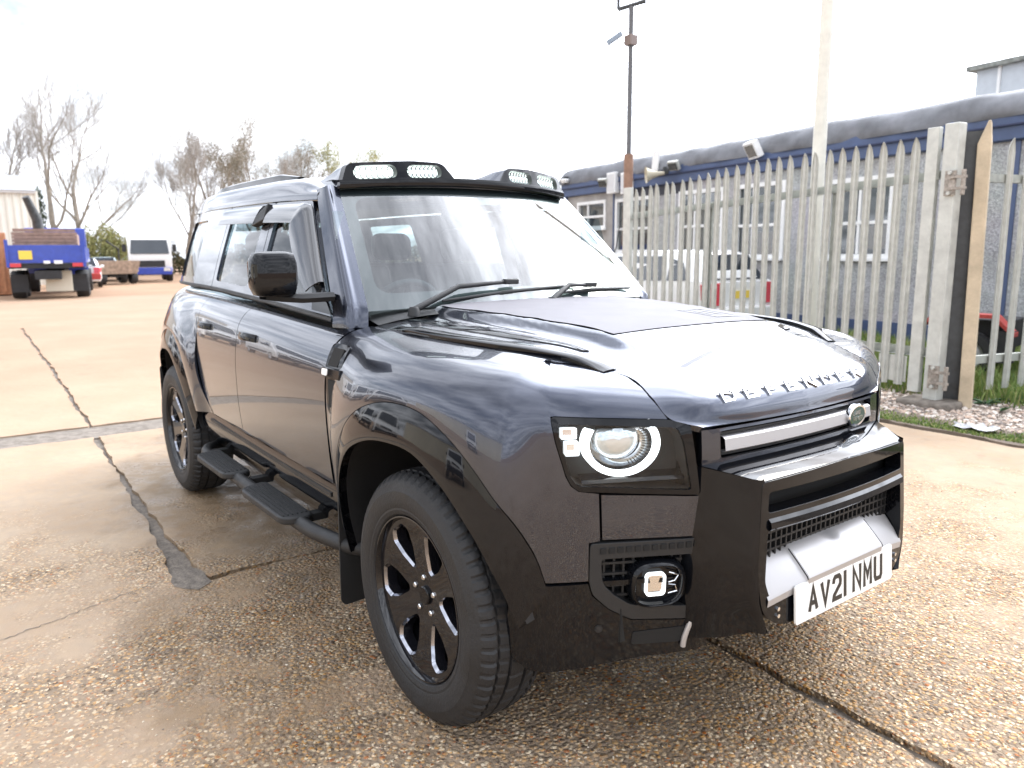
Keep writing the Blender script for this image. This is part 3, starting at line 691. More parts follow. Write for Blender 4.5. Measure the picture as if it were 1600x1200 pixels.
for k in range(120):
    x = -.08 + (FL + .1) * k / 119; s1 = .018 * math.sin(x * .9) + .010 * math.sin(x * 2.3 + 1); rows.append([(x + .05 * math.sin(z * 9 + x * 1.7), y + .022 * (math.sin(x * 3.1 + z * 9) + .6 * math.sin(x * 7.3 - z * 14)) * (y < 1) + r3.uniform(-.008, .008), z + (s1 + .007 * math.sin(x * 5.3 + y * 3)) * (i / 3 if i < 4 else 1)) for i, (y, z) in enumerate(prof)])
MB().grid(rows).build('roof_felt', TARP, cab, smooth=70)
MB().box((FL / 2, .03, .17), (FL, .12, .30)).build('skirting', BLUE, cab, smooth=0)
MB().box((FL / 2, 2.3, 1.7), (FL - .1, 4.3, 3.3)).build('cabin_body', RENDER_, cab, smooth=0)
MB().box((4.0, -.006, 3.02), (2.2, .02, .5)).build('fascia_patch', mat('dark_board', (.03, .032, .045), rough=.6), cab, smooth=0)
def fpt(x, y, z): return FO + FD * x - FN * y * 1.0 + Vector((0, 0, z))
def onf(o, x, y, z): o.location = FO + FD * x + FN * y + Vector((0, 0, z)); o.rotation_euler = (0, 0, FAZ); return o
# fittings on the fascia
d = MB().lathe([(.0, -.10), (.10, -.08), (.13, 0), (.10, .02), (0, .02)], 20, lambda r, a, h: (r * math.cos(a), r * math.sin(a), h)).build('dome_camera', UPVC, smooth=50); MB().box((.0, .06, .06), (.08, .2, .06)).build('bracket', STEELK, d); MB().lathe([(.05, -.10), (.07, -.085), (0, -.115)], 12).build('lens', GLOSSK := mat('black_lens', (.01, .01, .01), rough=.1), d)
tag(onf(d, .30, .22, 3.42), 'white dome camera at the far left end of the cabin fascia', 'camera')
hn = MB().lathe([(.04, 0), (.05, .12), (.09, .26), (.17, .40), (.185, .41), (.16, .39), (.08, .25), (.03, .12), (0, .12)], 24, lambda r, a, h: (r * math.cos(a), -h, r * math.sin(a))).build('horn_loudspeaker', mat('cream_plastic', (.55, .50, .38), rough=.5), smooth=50)
MB().lathe([(.0, .28), (.05, .28), (.06, .20)], 14, lambda r, a, h: (r * math.cos(a), -h, r * math.sin(a))).build('horn_core', STEELK, hn); MB().box((0, .08, .05), (.06, .2, .16)).build('bracket', STEELK, hn)
tag(onf(hn, 4.42, .20, 3.22), 'cream horn loudspeaker on the blue fascia above the gate', 'loudspeaker'); hn.rotation_euler = (.1, 0, FAZ - .5)
def flood(x, z, rz, sc, lab, mt=UPVC):
    f = MB().box((0, -.14, 0), (.34 * sc, .10 * sc, .26 * sc), Matrix.Rotation(.5, 3, 'X')).build('floodlight', mt, smooth=0, bevel=.012); MB().box((0, -.19, -.03), (.28 * sc, .02, .19 * sc), Matrix.Rotation(.5, 3, 'X')).build('lens', PANE, f); MB().box((0, -.03, .02), (.06, .16, .05)).build('bracket', STEELK, f)
    tag(onf(f, x, .12, z), lab, 'floodlight'); f.rotation_euler = (0, 0, FAZ + rz); return f
flood(7.15, 3.40, -.35, 1.25, 'white floodlight on the fascia above the second window'); flood(4.78, 3.34, .2, .8, 'grey floodlight just beside the horn loudspeaker', GALV); flood(2.1, 3.2, .3, .8, 'small pale floodlight beside the camera mast', GALV)
for x, z, lab in ((2.42, 3.17, 'white junction box just left of the brown mast'), (3.00, 3.12, 'white junction box just right of the brown mast')):
    b = MB().box((0, 0, 0), (.36, .14, .50)).build('junction_box', UPVC, smooth=0, bevel=.015); MB().box((0, -.075, 0), (.28, .012, .40)).build('lid', mat('grey_plastic', (.6, .6, .6), rough=.5), b); tag(onf(b, x, .16, z), lab, 'box')
nb = MB().box((0, 0, 0), (.22, .02, .42), Matrix.Rotation(.12, 3, 'Y')).build('notice_board', UPVC, smooth=0); tag(onf(nb, 4.08, .18, 3.52), 'white tag hanging on the grey roof felt', 'notice')
cb_ = MB().tube([(0, 0, 2.9), (.05, .02, 2.7), (-.35, 0, 2.2), (-.5, 0, 1.6), (-.95, .02, 1.0)], .014, 6).build('cable', STEELK, smooth=50); tag(onf(cb_, 2.95, .06, 0), 'thin black cable drooping down the cabin wall', 'cable')
# upper cabin seen over the roof
up_ = tag(empty('upper_cabin', (-5.87, 16.3, 0), -.15), 'pale grey cabin showing above the roof felt', 'building')
MB().box((5, 2.5, 3.9), (10, 5, 2.8)).build('wall', mat('pale_grey_cladding', (.52, .56, .60), rough=.6, var=.06), up_, smooth=0)
MB().box((5, 2.5, 5.33), (10.3, 5.3, .10)).build('roof', mat('mossy_roof_edge', (.22, .23, .21), rough=.8, var=.6, vscale=6), up_, smooth=0)
MB().box((.5, -.02, 4.75), (.06, .04, 1.2)).build('corner_trim', UPVC, up_, smooth=0); MB().box((1.35, -.02, 4.85), (.22, .04, .2)).build('vent', UPVC, up_, smooth=0)
# ================================================================== poles
pole = tag(MB().tube([(0, 0, -.05), (0, 0, 3), (.0, 0, 6.5)], [.078, .075, .070], 20).build('white_pole', mat('cream_painted_steel', (.72, .70, .62), rough=.45, var=.1), smooth=60), 'tall cream painted pole just behind the gate', 'pole'); pole.location = (-3.2, 6.25, 0)
MB().box((0, 0, .03), (.3, .3, .05)).build('base_plate', GALV2, pole)
mast = tag(empty('camera_mast', (-10.0, 9.98, 0)), 'slim brown mast with a camera in front of the cabin', 'mast')
MB().tube([(0, 0, 0), (0, 0, 3.55)], .10, 14).build('lower_tube', mat('brown_primer', (.26, .15, .10), rough=.7, var=.25), mast, smooth=60); MB().tube([(0, 0, 3.5), (0, 0, 6.5)], .055, 12).build('upper_tube', mat('grey_brown_steel', (.12, .12, .125), rough=.6), mast, smooth=60)
rd = Vector((.62, .62, .14)).normalized()
MB().tube([tuple(-rd * .28 + Vector((0, 0, 6.50))), tuple(rd * .28 + Vector((0, 0, 6.55)))], .045, 8).build('cross_arm', STEELK, mast)
for s_ in (-1, 1): MB().tube([tuple(rd * .27 * s_ + Vector((0, 0, 6.5))), tuple(rd * .27 * s_ + Vector((0, 0, 6.95)))], .035, 8).build('lamp_upright', STEELK, mast)
MB().box((0, 0, 5.84), (.2, .2, .20)).build('camera_bracket', mat('brown_box', (.20, .15, .13), rough=.6), mast)
MB().tube([(0, 0, 5.84), tuple(-rd * .22 + Vector((0, 0, 5.82))), tuple(-rd * .27 + Vector((0, 0, 5.90)))], .02, 6).build('camera_arm', GALV, mast)
rm_ = Matrix.Rotation(math.atan2(rd.y, rd.x), 3, 'Z') @ Matrix.Rotation(-.55, 3, 'Y')
MB().box(tuple(-rd * .34 + Vector((0, 0, 5.95))), (.36, .11, .10), rm_).build('camera_body', mat('blue_grey_plastic', (.25, .30, .36), rough=.5), mast, bevel=.01)
MB().tube([tuple(rd * (.10 + .09 * math.cos(t)) + Vector((0, 0, 5.40 + .09 * math.sin(t)))) for t in [2 * math.pi * k / 20 for k in range(20)]], .006, 5, closed=True).build('cable_loop', STEELK, mast)
# ================================================================== other vehicles
WHITEP = mat('white_vehicle_paint', (.74, .74, .73), rough=.3, coat=.8, var=.05)
BLUEP = mat('blue_vehicle_paint', (.02, .05, .34), rough=.4, coat=.4, var=.15)
REDL = mat('red_tail_lens', (.55, .03, .05), rough=.25, coat=.8)
VGLASS = mat('dark_vehicle_glass', (.02, .026, .034), rough=.04, coat=1, coat_rough=0)
TYRE2 = mat('plain_tyre', (.02, .02, .021), rough=.7); HUB = mat('grey_hub', (.35, .35, .36), rough=.4, metal=.7)
CHASS = mat('chassis_black', (.02, .02, .022), rough=.7, var=.3)
def simple_wheel(par, x, y, r, w, hub=HUB):
    """wheel with its axle along y, outer face towards sign(y)"""
    s = 1 if y > 0 else -1
    f = lambda rr, a, h: (x + rr * math.cos(a), y + s * h, r + rr * math.sin(a))
    t = MB().lathe([(r * .6, -w / 2), (r * .95, -w / 2), (r, -w * .35), (r, w * .35), (r * .95, w / 2), (r * .66, w / 2), (r * .60, w * .3)], 28, f).build('wheel', TYRE2, par, smooth=40)
    MB().lathe([(r * .62, w * .42), (r * .5, w * .25), (r * .2, w * .40), (0, w * .42)], 20, f).build('rim', hub, t, smooth=40); return t
def loft_body(sections, name, m_, par, smooth=40, bevel=0):
    """sections: list of (x, [(y,z)...]) half outlines, mirrored"""
    rows = []
    for x, pts in sections: rows.append([(x, y, z) for y, z in pts] + [(x, -y, z) for y, z in pts[::-1]])
    m = MB().grid(rows, cu=True); n = len(rows[0]); m.f.append(tuple(range(n))); m.f.append(tuple(range(len(m.v) - n, len(m.v)))[::-1])
    return m.build(name, m_, par, smooth=smooth, bevel=bevel)
def estate(name, lab, loc, rz, paint=WHITEP, L_=4.5, W=1.78, H=1.50, cat='car'):
    """estate car, nose towards local +x, rear bumper at x=0"""
    c = tag(empty(name, loc, rz), lab, cat); h = W / 2
    lo = lambda k, zt: [(h * .90 * k, .30), (h * k, .42), (h * 1.0 * k, .70), (h * .97 * k, zt)]
    loft_body([(0, lo(.90, .98)), (.08, lo(.97, 1.0)), (.5, lo(1, 1.0)), (2.6, lo(1, .96)), (3.3, lo(1, .93)), (L_ - .4, lo(.96, .82)), (L_ - .08, lo(.86, .72)), (L_, lo(.76, .62))], 'body', paint, c, 50)
    gh = lambda x, zt, k, zb: (x, [(h * .96 * k, zb), (h * .88 * k, zb + (zt - zb) * .55), (h * .74 * k, zt - .03), (h * .5 * k, zt)])
    loft_body([gh(.10, 1.06, .96, .97), gh(.38, H - .05, .95, .98), (.62, gh(0, H, .97, .98)[1]), (1.6, gh(0, H, 1, .97)[1]), (2.4, gh(0, H - .05, .98, .95)[1]), gh(3.25, .98, .95, .92)], 'cabin', paint, c, 50)
    for s in (-1, 1):
        for i, (xa, xb, xc, xd) in enumerate(((.98, 1.72, 1.68, 1.02), (1.80, 2.62, 2.34, 1.78))):
            f = lambda x, t: (x, s * (h * .955 - .13 * t + .012), 1.0 + .40 * t)
            MB().add([f(xa, 0), f(xb, 0), f(xc, 1), f(xd, 1)], [(0, 1, 2, 3)]).build('side_window', VGLASS, c, smooth=0)
        f = lambda x, t: (x, s * (h * .945 - .13 * t + .012), 1.0 + .38 * t)
        MB().add([f(.42, .05), f(.86, 0), f(.88, .95), f(.60, .8)], [(0, 1, 2, 3)]).build('quarter_window', VGLASS, c, smooth=0)
        MB().prism([(.60, .62), (.86, .62), (.90, .96), (.60, .98)], lambda p: (-.035 + .05 * (p[1] - .62), s * p[0] * h / .9 * .92, p[1]), lambda p: (.12, s * p[0] * h / .9 * 1.01, p[1])).build('tail_lamp', REDL, c, smooth=0, bevel=.01)
        for x in (.85, L_ - .85): simple_wheel(c, x, s * (h - .10), .31, .2)
        MB().box((2.9, s * (h + .08), 1.0), (.10, .16, .13)).build('door_mirror', paint, c, bevel=.03)
    k = h / .9
    MB().add([(.085, -.70 * k, 1.02), (.085, .70 * k, 1.02), (.335, .58 * k, 1.42), (.335, -.58 * k, 1.42)], [(0, 1, 2, 3)]).build('rear_window', VGLASS, c, smooth=0)
    MB().add([(3.20, -.74 * k, .99), (3.20, .74 * k, .99), (2.50, .62 * k, 1.41), (2.50, -.62 * k, 1.41)], [(0, 1, 2, 3)]).build('windscreen', VGLASS, c, smooth=0)
    MB().box((-.03, 0, .46), (.16, W * .94, .26)).build('rear_bumper', paint, c, smooth=0, bevel=.04)
    MB().box((-.005, 0, .78), (.03, .52, .12)).build('number_plate', mat('yellow_plate', (.75, .55, .08), rough=.4), c, smooth=0)
    MB().box((2.2, 0, .28), (3.6, W * .8, .16)).build('chassis', CHASS, c); return c
estate('estate_car', 'white estate car parked behind the palisade gate', (-5.75, 8.35, .02), math.pi)
# small trailer with a red mudguard
tr = tag(empty('small_trailer', (-1.85, 7.55, .02), .15), 'small black trailer with red mudguard behind the fence', 'trailer')
MB().box((-.10, .38, .50), (.85, .7, .34)).build('tub', CHASS, tr, smooth=0, bevel=.02); MB().prism([(-.55, .60), (-.42, .74), (.20, .74), (.40, .54), (.40, .50), (.18, .70), (-.40, .70), (-.52, .58)], lambda p: (p[0], -.22, p[1]), lambda p: (p[0], .02, p[1])).build('mudguard', mat('red_paint', (.42, .05, .04), rough=.5, var=.2), tr, smooth=0)
MB().box((.32, -.10, .38), (.14, .20, .36)).build('mud_flap', CHASS, tr); simple_wheel(tr, -.05, -.12, .27, .17)
# --- dropside lorry seen from behind
def lorry_a():
    t = tag(empty('dropside_lorry', (-29.6, .95, 0), R(171)), 'blue dropside lorry seen from behind at the left', 'lorry')
    PLANK = mat('brown_planks', (.25, .17, .14), rough=.85, var=.3, vscale=4)
    # local +x is the nose, tail at x=0
    MB().box((3.2, 0, 1.16), (6.4, 2.3, .16)).build('bed', CHASS, t); MB().box((0, 0, 1.58), (.08, 2.36, .62)).build('tailboard', BLUEP, t, bevel=.01)
    for s in (-1, 1):
        for k in range(3): MB().box((1.05 + 2.1 * k, s * 1.18, 1.55), (2.0, .06, .56)).build('sideboard', BLUEP, t, bevel=.01)
        MB().box((-.02, s * 1.16, 1.60), (.12, .10, .95)).build('corner_post', BLUEP, t)
        for x in (1.1, 2.4, 6.9): simple_wheel(t, x, s * 1.0, .50, .42)
        MB().box((.55, s * .92, .55), (.03, .52, .62)).build('mud_flap', CHASS, t); MB().box((-.04, s * .95, 1.2), (.05, .34, .13)).build('tail_lamp', REDL, t)
    for k in range(5): MB().box((.3, 0, 1.93 + .12 * k), (.06, 2.0 - .1 * (k == 4), .105)).build('load_plank', PLANK, t)
    MB().box((2.2, 0, 2.1), (3.6, 1.9, .5)).build('load', PLANK, t, bevel=.05)
    MB().box((-.06, .62, 1.55), (.03, .40, .30)).build('number_plate', mat('yellow_plate', (.75, .55, .08), rough=.4), t); MB().box((-.05, -.35, 1.30), (.04, .26, .12)).build('marker_board', UPVC, t); MB().box((-.05, .0, 1.30), (.04, .20, .10)).build('marker_board', UPVC, t)
    MB().box((.5, -.28, .62), (.05, .85, .75)).build('spray_panel', mat('cream_board', (.62, .58, .48), rough=.7), t, bevel=.06)
    MB().box((3, 0, .85), (6.4, .8, .3)).build('chassis', CHASS, t); MB().prism(rounded([(6.5, .7), (8.3, .7), (8.35, 1.6), (8.1, 2.6), (6.6, 2.7)], .1), lambda p: (p[0], -1.1, p[1]), lambda p: (p[0], 1.1, p[1])).build('cab', BLUEP, t)
    cr = MB().tube([(5.9, .5, 1.3), (5.9, .55, 3.0), (5.6, .85, 3.9)], [.22, .20, .14], 10); cr.box((5.85, .45, 1.9), (.5, .7, .9)); cr.build('loader_crane', STEELK, t, smooth=40)
lorry_a()
def lorry_b():
    t = tag(empty('cab_lorry', (-46.5, 7.75, 0), R(-9)), 'white and blue lorry cab facing the car across the yard', 'lorry')
    # nose at x=0, body goes to -x
    cab_ = MB().prism(rounded([(0, .55), (.02, 1.5), (-.22, 2.50), (-.5, 2.75), (-1.7, 2.75), (-1.7, .7)], .12), lambda p: (p[0], -1.15, p[1]), lambda p: (p[0], 1.15, p[1])).build('cab', WHITEP, t, smooth=40)
    MB().box((.03, 0, .62), (.18, 2.2, .42)).build('bumper', BLUEP, t, bevel=.05); MB().box((.035, 0, 1.05), (.10, 1.5, .36)).build('grille', CHASS, t); MB().add([(.02, -1.02, 1.62), (.02, 1.02, 1.62), (-.22, .95, 2.42), (-.22, -.95, 2.42)], [(0, 1, 2, 3)]).build('windscreen', VGLASS, t, smooth=0).location = (.03, 0, 0)
    for s in (-1, 1):
        MB().box((.08, s * .85, .72), (.1, .36, .2)).build('headlamp', CHROME2, t); MB().box((-.05, s * 1.32, 1.95), (.12, .22, .42)).build('mirror', CHASS, t)
        for x in (-1.0, -4.2, -5.4): simple_wheel(t, x, s * 1.0, .5, .36)
    MB().box((-3.6, 0, .85), (5, .9, .3)).build('chassis', CHASS, t); dr = MB().lathe([(.3, -5.4), (.75, -5.0), (1.1, -3.8), (1.1, -2.9), (.75, -2.2), (.3, -2.0)], 24, lambda r, a, h: (h, r * math.cos(a), 2.0 + r * math.sin(a) * .85)).build('drum', mat('grey_drum', (.40, .40, .38), rough=.6, var=.2), t, smooth=60)
CHROME2 = mat('lamp_chrome', (.7, .7, .7), rough=.2, metal=1)
lorry_b()
mx_ = tag(empty('dumper', (-45.0, 5.4, 0), .2), 'rusty brown dumper parked next to the white lorry', 'dumper')
MB().prism(rounded([(-1.2, .55), (1.0, .55), (1.25, 1.25), (-1.4, 1.25)], .1), lambda p: (-.7 + p[1] * .2, p[0] * .9, p[1]), lambda p: (1.2, p[0] * .9, p[1])).build('skip', mat('rusty_brown', (.24, .17, .12), rough=.8, var=.4), mx_); 
for s in (-1, 1):
    simple_wheel(mx_, -.6, s * .8, .38, .3); simple_wheel(mx_, .8, s * .8, .38, .3)
MB().tube([(.2, .4, 1.2), (.2, .4, 1.9), (.2, -.2, 2.3)], .05, 6).build('exhaust', CHASS, mx_); MB().box((0, 0, .5), (1.8, .9, .25)).build('chassis', CHASS, mx_)
sc1 = estate('red_white_car', 'small white and red car beyond the blue lorry', (-39.5, 3.25, 0), R(172), WHITEP, 3.8, 1.7, 1.42)
MB().box((-.04, 0, .55), (.20, 1.62, .30)).build('red_band', mat('red_paint', (.42, .05, .04), rough=.5, var=.2), sc1, bevel=.03)
estate('pale_blue_car', 'pale blue car parked in front of the far hedge', (-50.5, 5.9, 0), R(172), mat('pale_blue_paint', (.42, .52, .58), rough=.35, coat=.6), 4.2, 1.75, 1.45)
# vans parked out in the yard; the car's doors mirror them
def van(name, lab, loc, rz, L_=5.6, H=2.45, paint=WHITEP):
    v = tag(empty(name, loc, rz), lab, 'van', 'vans mirrored in the car doors')
    o = rounded([(0, .35), (.05, 1.0), (.55, 1.25), (1.35, H - .25), (1.8, H), (L_ - .1, H), (L_, 1.2), (L_, .38)], .12)
    MB().prism([(-x, z) for x, z in o], lambda p: (p[0], -.98 + .06 * (p[1] - 1.2), p[1]) if p[1] > 1.2 else (p[0], -.98, p[1]), lambda p: (p[0], .98 - .06 * (p[1] - 1.2), p[1]) if p[1] > 1.2 else (p[0], .98, p[1])).build('body', paint, v, smooth=35, bevel=.04)
    MB().add([(-.62, -.82, 1.33), (-.62, .82, 1.33), (-1.36, .76, H - .28), (-1.36, -.76, H - .28)], [(0, 1, 2, 3)]).build('windscreen', VGLASS, v, smooth=0).location = (.05, 0, .03)
    for s in (-1, 1):
        MB().add([(-1.05, s * .995, 1.32), (-2.0, s * .995, 1.32), (-2.0, s * .955, H - .5), (-1.55, s * .955, H - .5)], [(0, 1, 2, 3)]).build('side_window', VGLASS, v, smooth=0)
        for x in (-.95, -L_ + 1.0): simple_wheel(v, x, s * .88, .34, .22)
        MB().box((-.04, s * .72, .85), (.12, .32, .2)).build('headlamp', CHROME2, v); MB().box((-1.25, s * 1.12, 1.45), (.14, .2, .3)).build('mirror', CHASS, v)
        MB().box((-L_ / 2 - .2, s * .985, .55), (L_ - 2.6, .02, .16)).build('rub_strip', CHASS, v)
    MB().box((-.02, 0, .55), (.16, 1.8, .32)).build('bumper', CHASS, v, bevel=.05); MB().box((-.03, 0, .92), (.06, .9, .14)).build('grille', CHASS, v); return v
van('parked_van', 'white panel van mirrored in the front door of the dark car', (-11.0, -7.4, 0), R(24)); van('parked_van', 'long white van mirrored in the rear door of the dark car', (-18.5, -8.4, 0), R(10), 6.4, 2.7)
van('parked_van', 'white van mirrored beside the side vent of the dark car', (-4.2, -10.5, 0), R(70)); van('parked_van', 'white van mirrored in the rear quarter of the dark car', (-27.0, -8.0, 0), R(0), 6.0, 2.6)
# warehouse across the yard (mirrored in the paint) and cream shed at the far left
def clad(name, base, period=.33):
    m, N, L, b = nodes(name); tc = N.new('ShaderNodeTexCoord'); w = N.new('ShaderNodeTexWave'); w.wave_type = 'BANDS'; w.bands_direction = 'X'; w.inputs['Scale'].default_value = 1 / period * .32; w.inputs['Distortion'].default_value = 0; L.new(tc.outputs['Object'], w.inputs['Vector'])
    n = N.new('ShaderNodeTexNoise'); n.inputs['Scale'].default_value = .6; n.inputs['Detail'].default_value = 6; L.new(tc.outputs['Object'], n.inputs['Vector']); mx = N.new('ShaderNodeMix'); mx.data_type = 'RGBA'; L.new(n.outputs['Fac'], mx.inputs['Factor']); mx.inputs['A'].default_value = (*[c * .82 for c in base], 1); mx.inputs['B'].default_value = (*[min(1, c * 1.1) for c in base], 1)
    L.new(mx.outputs['Result'], b.inputs['Base Color']); b.inputs['Roughness'].default_value = .55; bp = N.new('ShaderNodeBump'); bp.inputs['Distance'].default_value = .05; L.new(w.outputs['Fac'], bp.inputs['Height']); L.new(bp.outputs[0], b.inputs['Normal']); return m
def shed(name, lab, loc, rz, sx, sy, sz, m_, cat='building'):
    s = tag(empty(name, loc, rz), lab, cat); mb = MB(); n = int(sx / .33); out = []
    for k in range(n + 1):
        x = -sx / 2 + sx * k / n; out += [(x, 0), (x + .10, 0), (x + .13, -.035), (x + .27, -.035)]
    mb.grid([[(x, y, 0) for x, y in out], [(x, y, sz) for x, y in out]]); mb.build('cladding', m_, s, smooth=0); MB().box((0, sy / 2 + .02, sz / 2), (sx, sy, sz)).build('wall', m_, s, smooth=0)
    MB().prism([(-.25, sz), (sy + .2, sz), (sy / 2, sz + sy * .12)], lambda p: (-sx / 2 - .2, p[0], p[1]), lambda p: (sx / 2 + .2, p[0], p[1])).build('roof', mat('grey_sheet_roof', (.30, .31, .32), rough=.6, var=.1), s, smooth=0); MB().box((0, -.10, sz - .05), (sx + .3, .16, .16)).build('gutter', mat('grey_plastic', (.6, .6, .6), rough=.5), s); return s
CREAM = clad('cream_cladding', (.62, .58, .47))
shed('warehouse', 'cream clad warehouse across the yard mirrored in the doors', (-14, -34, 0), math.pi, 60, 14, 6.5, CREAM)
shed('cream_shed', 'cream shed with ribbed walls at the far left', (-46, -5.6, 0), R(90) , 15.5, 10, 4.9, clad('pale_cream_cladding', (.72, .70, .62)))
sd2 = tag(MB().box((0, 0, 1.22), (6, 2.4, 2.44)).build('shipping_container', mat('orange_brown_paint', (.44, .20, .10), rough=.6, var=.2), smooth=0, bevel=.03), 'orange brown container behind the blue lorry', 'container'); sd2.location = (-37.5, -1.10, 0)
for k in range(9): MB().box((3.02, -1.0 + .25 * k, 1.22), (.05, .10, 2.2)).build('rib', mat('orange_brown_paint', (.44, .20, .10)), sd2)
# ================================================================== trees and hedges
BARK = mat('grey_brown_bark', (.26, .225, .185), rough=.9, var=.35, vscale=3); TWIG = mat('twig_brown', (.29, .265, .235), rough=.9, var=.3, vscale=2)
def leaf_mat(name, cols): return stone_mat(name, cols)
LEAFB = leaf_mat('withered_leaf', [(.30, .25, .19), (.25, .22, .17), (.36, .30, .22), (.22, .21, .15)]); LEAFG = leaf_mat('willow_leaf', [(.36, .34, .14), (.30, .30, .12), (.42, .38, .17), (.26, .27, .11)]); LEAFD = leaf_mat('evergreen_leaf', [(.035, .055, .025), (.05, .075, .03), (.025, .04, .02), (.07, .085, .04)])
def tree(name, lab, loc, H, seed, lean=(0, 0), spread=.5, fork=.28, leaves=0, leafm=None, leafs=.09, twigs=1.0, r0=.22, levels=5):
    r = random.Random(seed); t = tag(empty(name, loc), lab, 'tree', 'trees beyond the yard'); trunk = MB(); tw = MB(); tips = []
    def grow(p, d, L_, rad, lev):
        n = 5 if lev < 2 else 4; pts = [p]; dd = d.copy(); q = p.copy()
        for k in range(n):
            dd = (dd + Vector((r.gauss(0, .10), r.gauss(0, .10), r.gauss(.04, .06) + (.05 if lev > 1 else 0)))).normalized(); q = q + dd * (L_ / n); pts.append(q.copy())
        rr = [rad * (1 - .55 * k / n) for k in range(n + 1)]
        (trunk if lev < 3 else tw).tube(pts, rr, 7 if lev < 2 else (5 if lev == 2 else 3), caps=False)
        if lev >= levels: tips.append(pts[-1]); tips.append(pts[-2]); return
        nb = [3, 4, 4, 4, 3][min(lev, 4)]
        nb = max(2, int(round(nb * (twigs if lev > 2 else 1))))
        for k in range(nb):
            f = (fork if lev == 0 else .35) + (1 - (fork if lev == 0 else .35)) * (k + r.random() * .7) / nb; i = min(n - 1, int(f * n)); b0 = pts[i].lerp(pts[i + 1], f * n - i if f * n - i < 1 else 1)
            a = r.uniform(0, 6.283); ang = spread * r.uniform(.6, 1.25); ax = dd.orthogonal().normalized(); ax = Matrix.Rotation(a, 3, dd) @ ax
            nd = (dd * math.cos(ang) + ax * math.sin(ang)); nd.z = nd.z * .85 + .18; nd.normalize()
            grow(b0, nd, L_ * r.uniform(.50, .72), max(.009, rad * (1 - .5 * f) * r.uniform(.45, .62)), lev + 1)
        grow(pts[-1], dd, L_ * .55, rad * .45, lev + 1)
    grow(Vector((0, 0, -.1)), Vector((lean[0], lean[1], 1)).normalized(), H * .42, r0, 0)
    trunk.build('trunk', BARK, t, smooth=60, recalc=False)
    if leaves:
        for p in tips:
            for _ in range(leaves):
                c = p + Vector((r.gauss(0, .22), r.gauss(0, .22), r.gauss(0, .22))); a = Vector((r.gauss(0, 1), r.gauss(0, 1), r.gauss(0, 1))).normalized() * leafs; b = a.orthogonal().normalized() * leafs * .6; tw.add([c - a, c + b, c + a, c - b], [(0, 1, 2, 3)])
    tw.build('crown', leafm or TWIG, t, smooth=0, recalc=False); return t
tree('bare_tree', 'bare winter tree with forked trunk at the far left', (-57.6, 4.3, 0), 15.5, 21, (.0, -.16), .62, .2, r0=.26, twigs=1.1); tree('bare_tree', 'slender bare tree just right of the forked one', (-57.3, 5.9, 0), 15.5, 5, (0, .07), .60, .22, r0=.24, twigs=1.1)
tree('bare_tree', 'bare tree leaning out over the cream shed', (-60, .8, 0), 14.5, 12, (0, .04), .60, .22, r0=.22, twigs=1.3)
tree('bare_tree', 'small bare tree between the lorry cab and the car tail', (-58, 12.6, 0), 11.8, 31, (0, 0), .52, .2, 0, None, .08, 1.2)
for k, (x, y, H, sd) in enumerate(((-61, 15.6, 13.2, 41), (-59, 18.2, 13.6, 43), (-63, 21.4, 13.2, 45))):
    tree('leafy_tree', ('brown leaved tree above the rear of the car roof', 'tallest brown leaved tree above the car roof', 'brown leaved tree left of the willow')[k], (x, y, 0), H, sd, (0, 0), .66, .2, 1, LEAFB, .06, 1.0)
tree('willow_tree', 'yellow green tree above the front of the car roof', (-60, 24.6, 0), 12.4, 52, (0, 0), .62, .2, 1, LEAFG, .075, 1.0)
for k, (x, y, H, sd) in enumerate(((-62, 14.0, 12.2, 71), (-57, 20.0, 11.4, 72), (-62, 22.9, 12.2, 73))):
    tree('bare_tree', ('bare tree right behind the rear end of the car roof', 'low bare tree in the middle of the clump above the roof', 'bare tree just left of the yellow green tree')[k], (x, y, 0), H, sd, (0, 0), .62, .2, 0, None, .08, 1.1)
def bush(name, lab, loc, rx, ry, rz_, n, m_, seed, ls=.09):
    r = random.Random(seed); t = tag(empty(name, loc), lab, 'bush'); mb = MB(); st = MB()
    cl = [(Vector((r.uniform(-1, 1) * rx * .7, r.uniform(-1, 1) * ry * .7, rz_ * r.uniform(.25, .85))), r.uniform(.3, .55)) for _ in range(14)]
    for _ in range(n):
        c, k = r.choice(cl); d = Vector((r.gauss(0, 1), r.gauss(0, 1), r.gauss(0, 1))).normalized() * (r.random() ** .4) * k; p = c + Vector((d.x * rx, d.y * ry, d.z * rz_))
        if p.z < .02: p.z = r.uniform(.02, .3)
        a = Vector((r.gauss(0, 1), r.gauss(0, 1), r.gauss(0, 1))).normalized() * ls; b = a.orthogonal().normalized() * ls * .6; mb.add([p - a, p + b, p + a, p - b], [(0, 1, 2, 3)])
    for c, k in cl: st.tube([(0, 0, 0), tuple(c * .5), tuple(c)], [.06, .04, .015], 5, caps=False)
    mb.build('foliage', m_, t, smooth=0, recalc=False); st.build('stem', BARK, t, smooth=60, recalc=False); return t
bush('willow_bush', 'rounded yellow green bush beyond the parked cars', (-55, 6.6, 0), 1.5, 1.6, 3.4, 5000, LEAFG, 61); bush('dark_conifer', 'dark evergreen bush beside the cream shed', (-52, 2.4, 0), 1.0, 1.0, 4.8, 5000, LEAFD, 62)
hd_ = MB(); rh = random.Random(77)
for _ in range(16000):
    y = rh.uniform(-26, 46); p = Vector((-66 + rh.gauss(0, .7), y, rh.random() ** .7 * (1.9 + .5 * math.sin(y * .7) + .3 * math.sin(y * 2.1)))); a = Vector((rh.gauss(0, 1), rh.gauss(0, 1), rh.gauss(0, 1))).normalized() * .16; b = a.orthogonal().normalized() * .1; hd_.add([p - a, p + b, p + a, p - b], [(0, 1, 2, 3)])
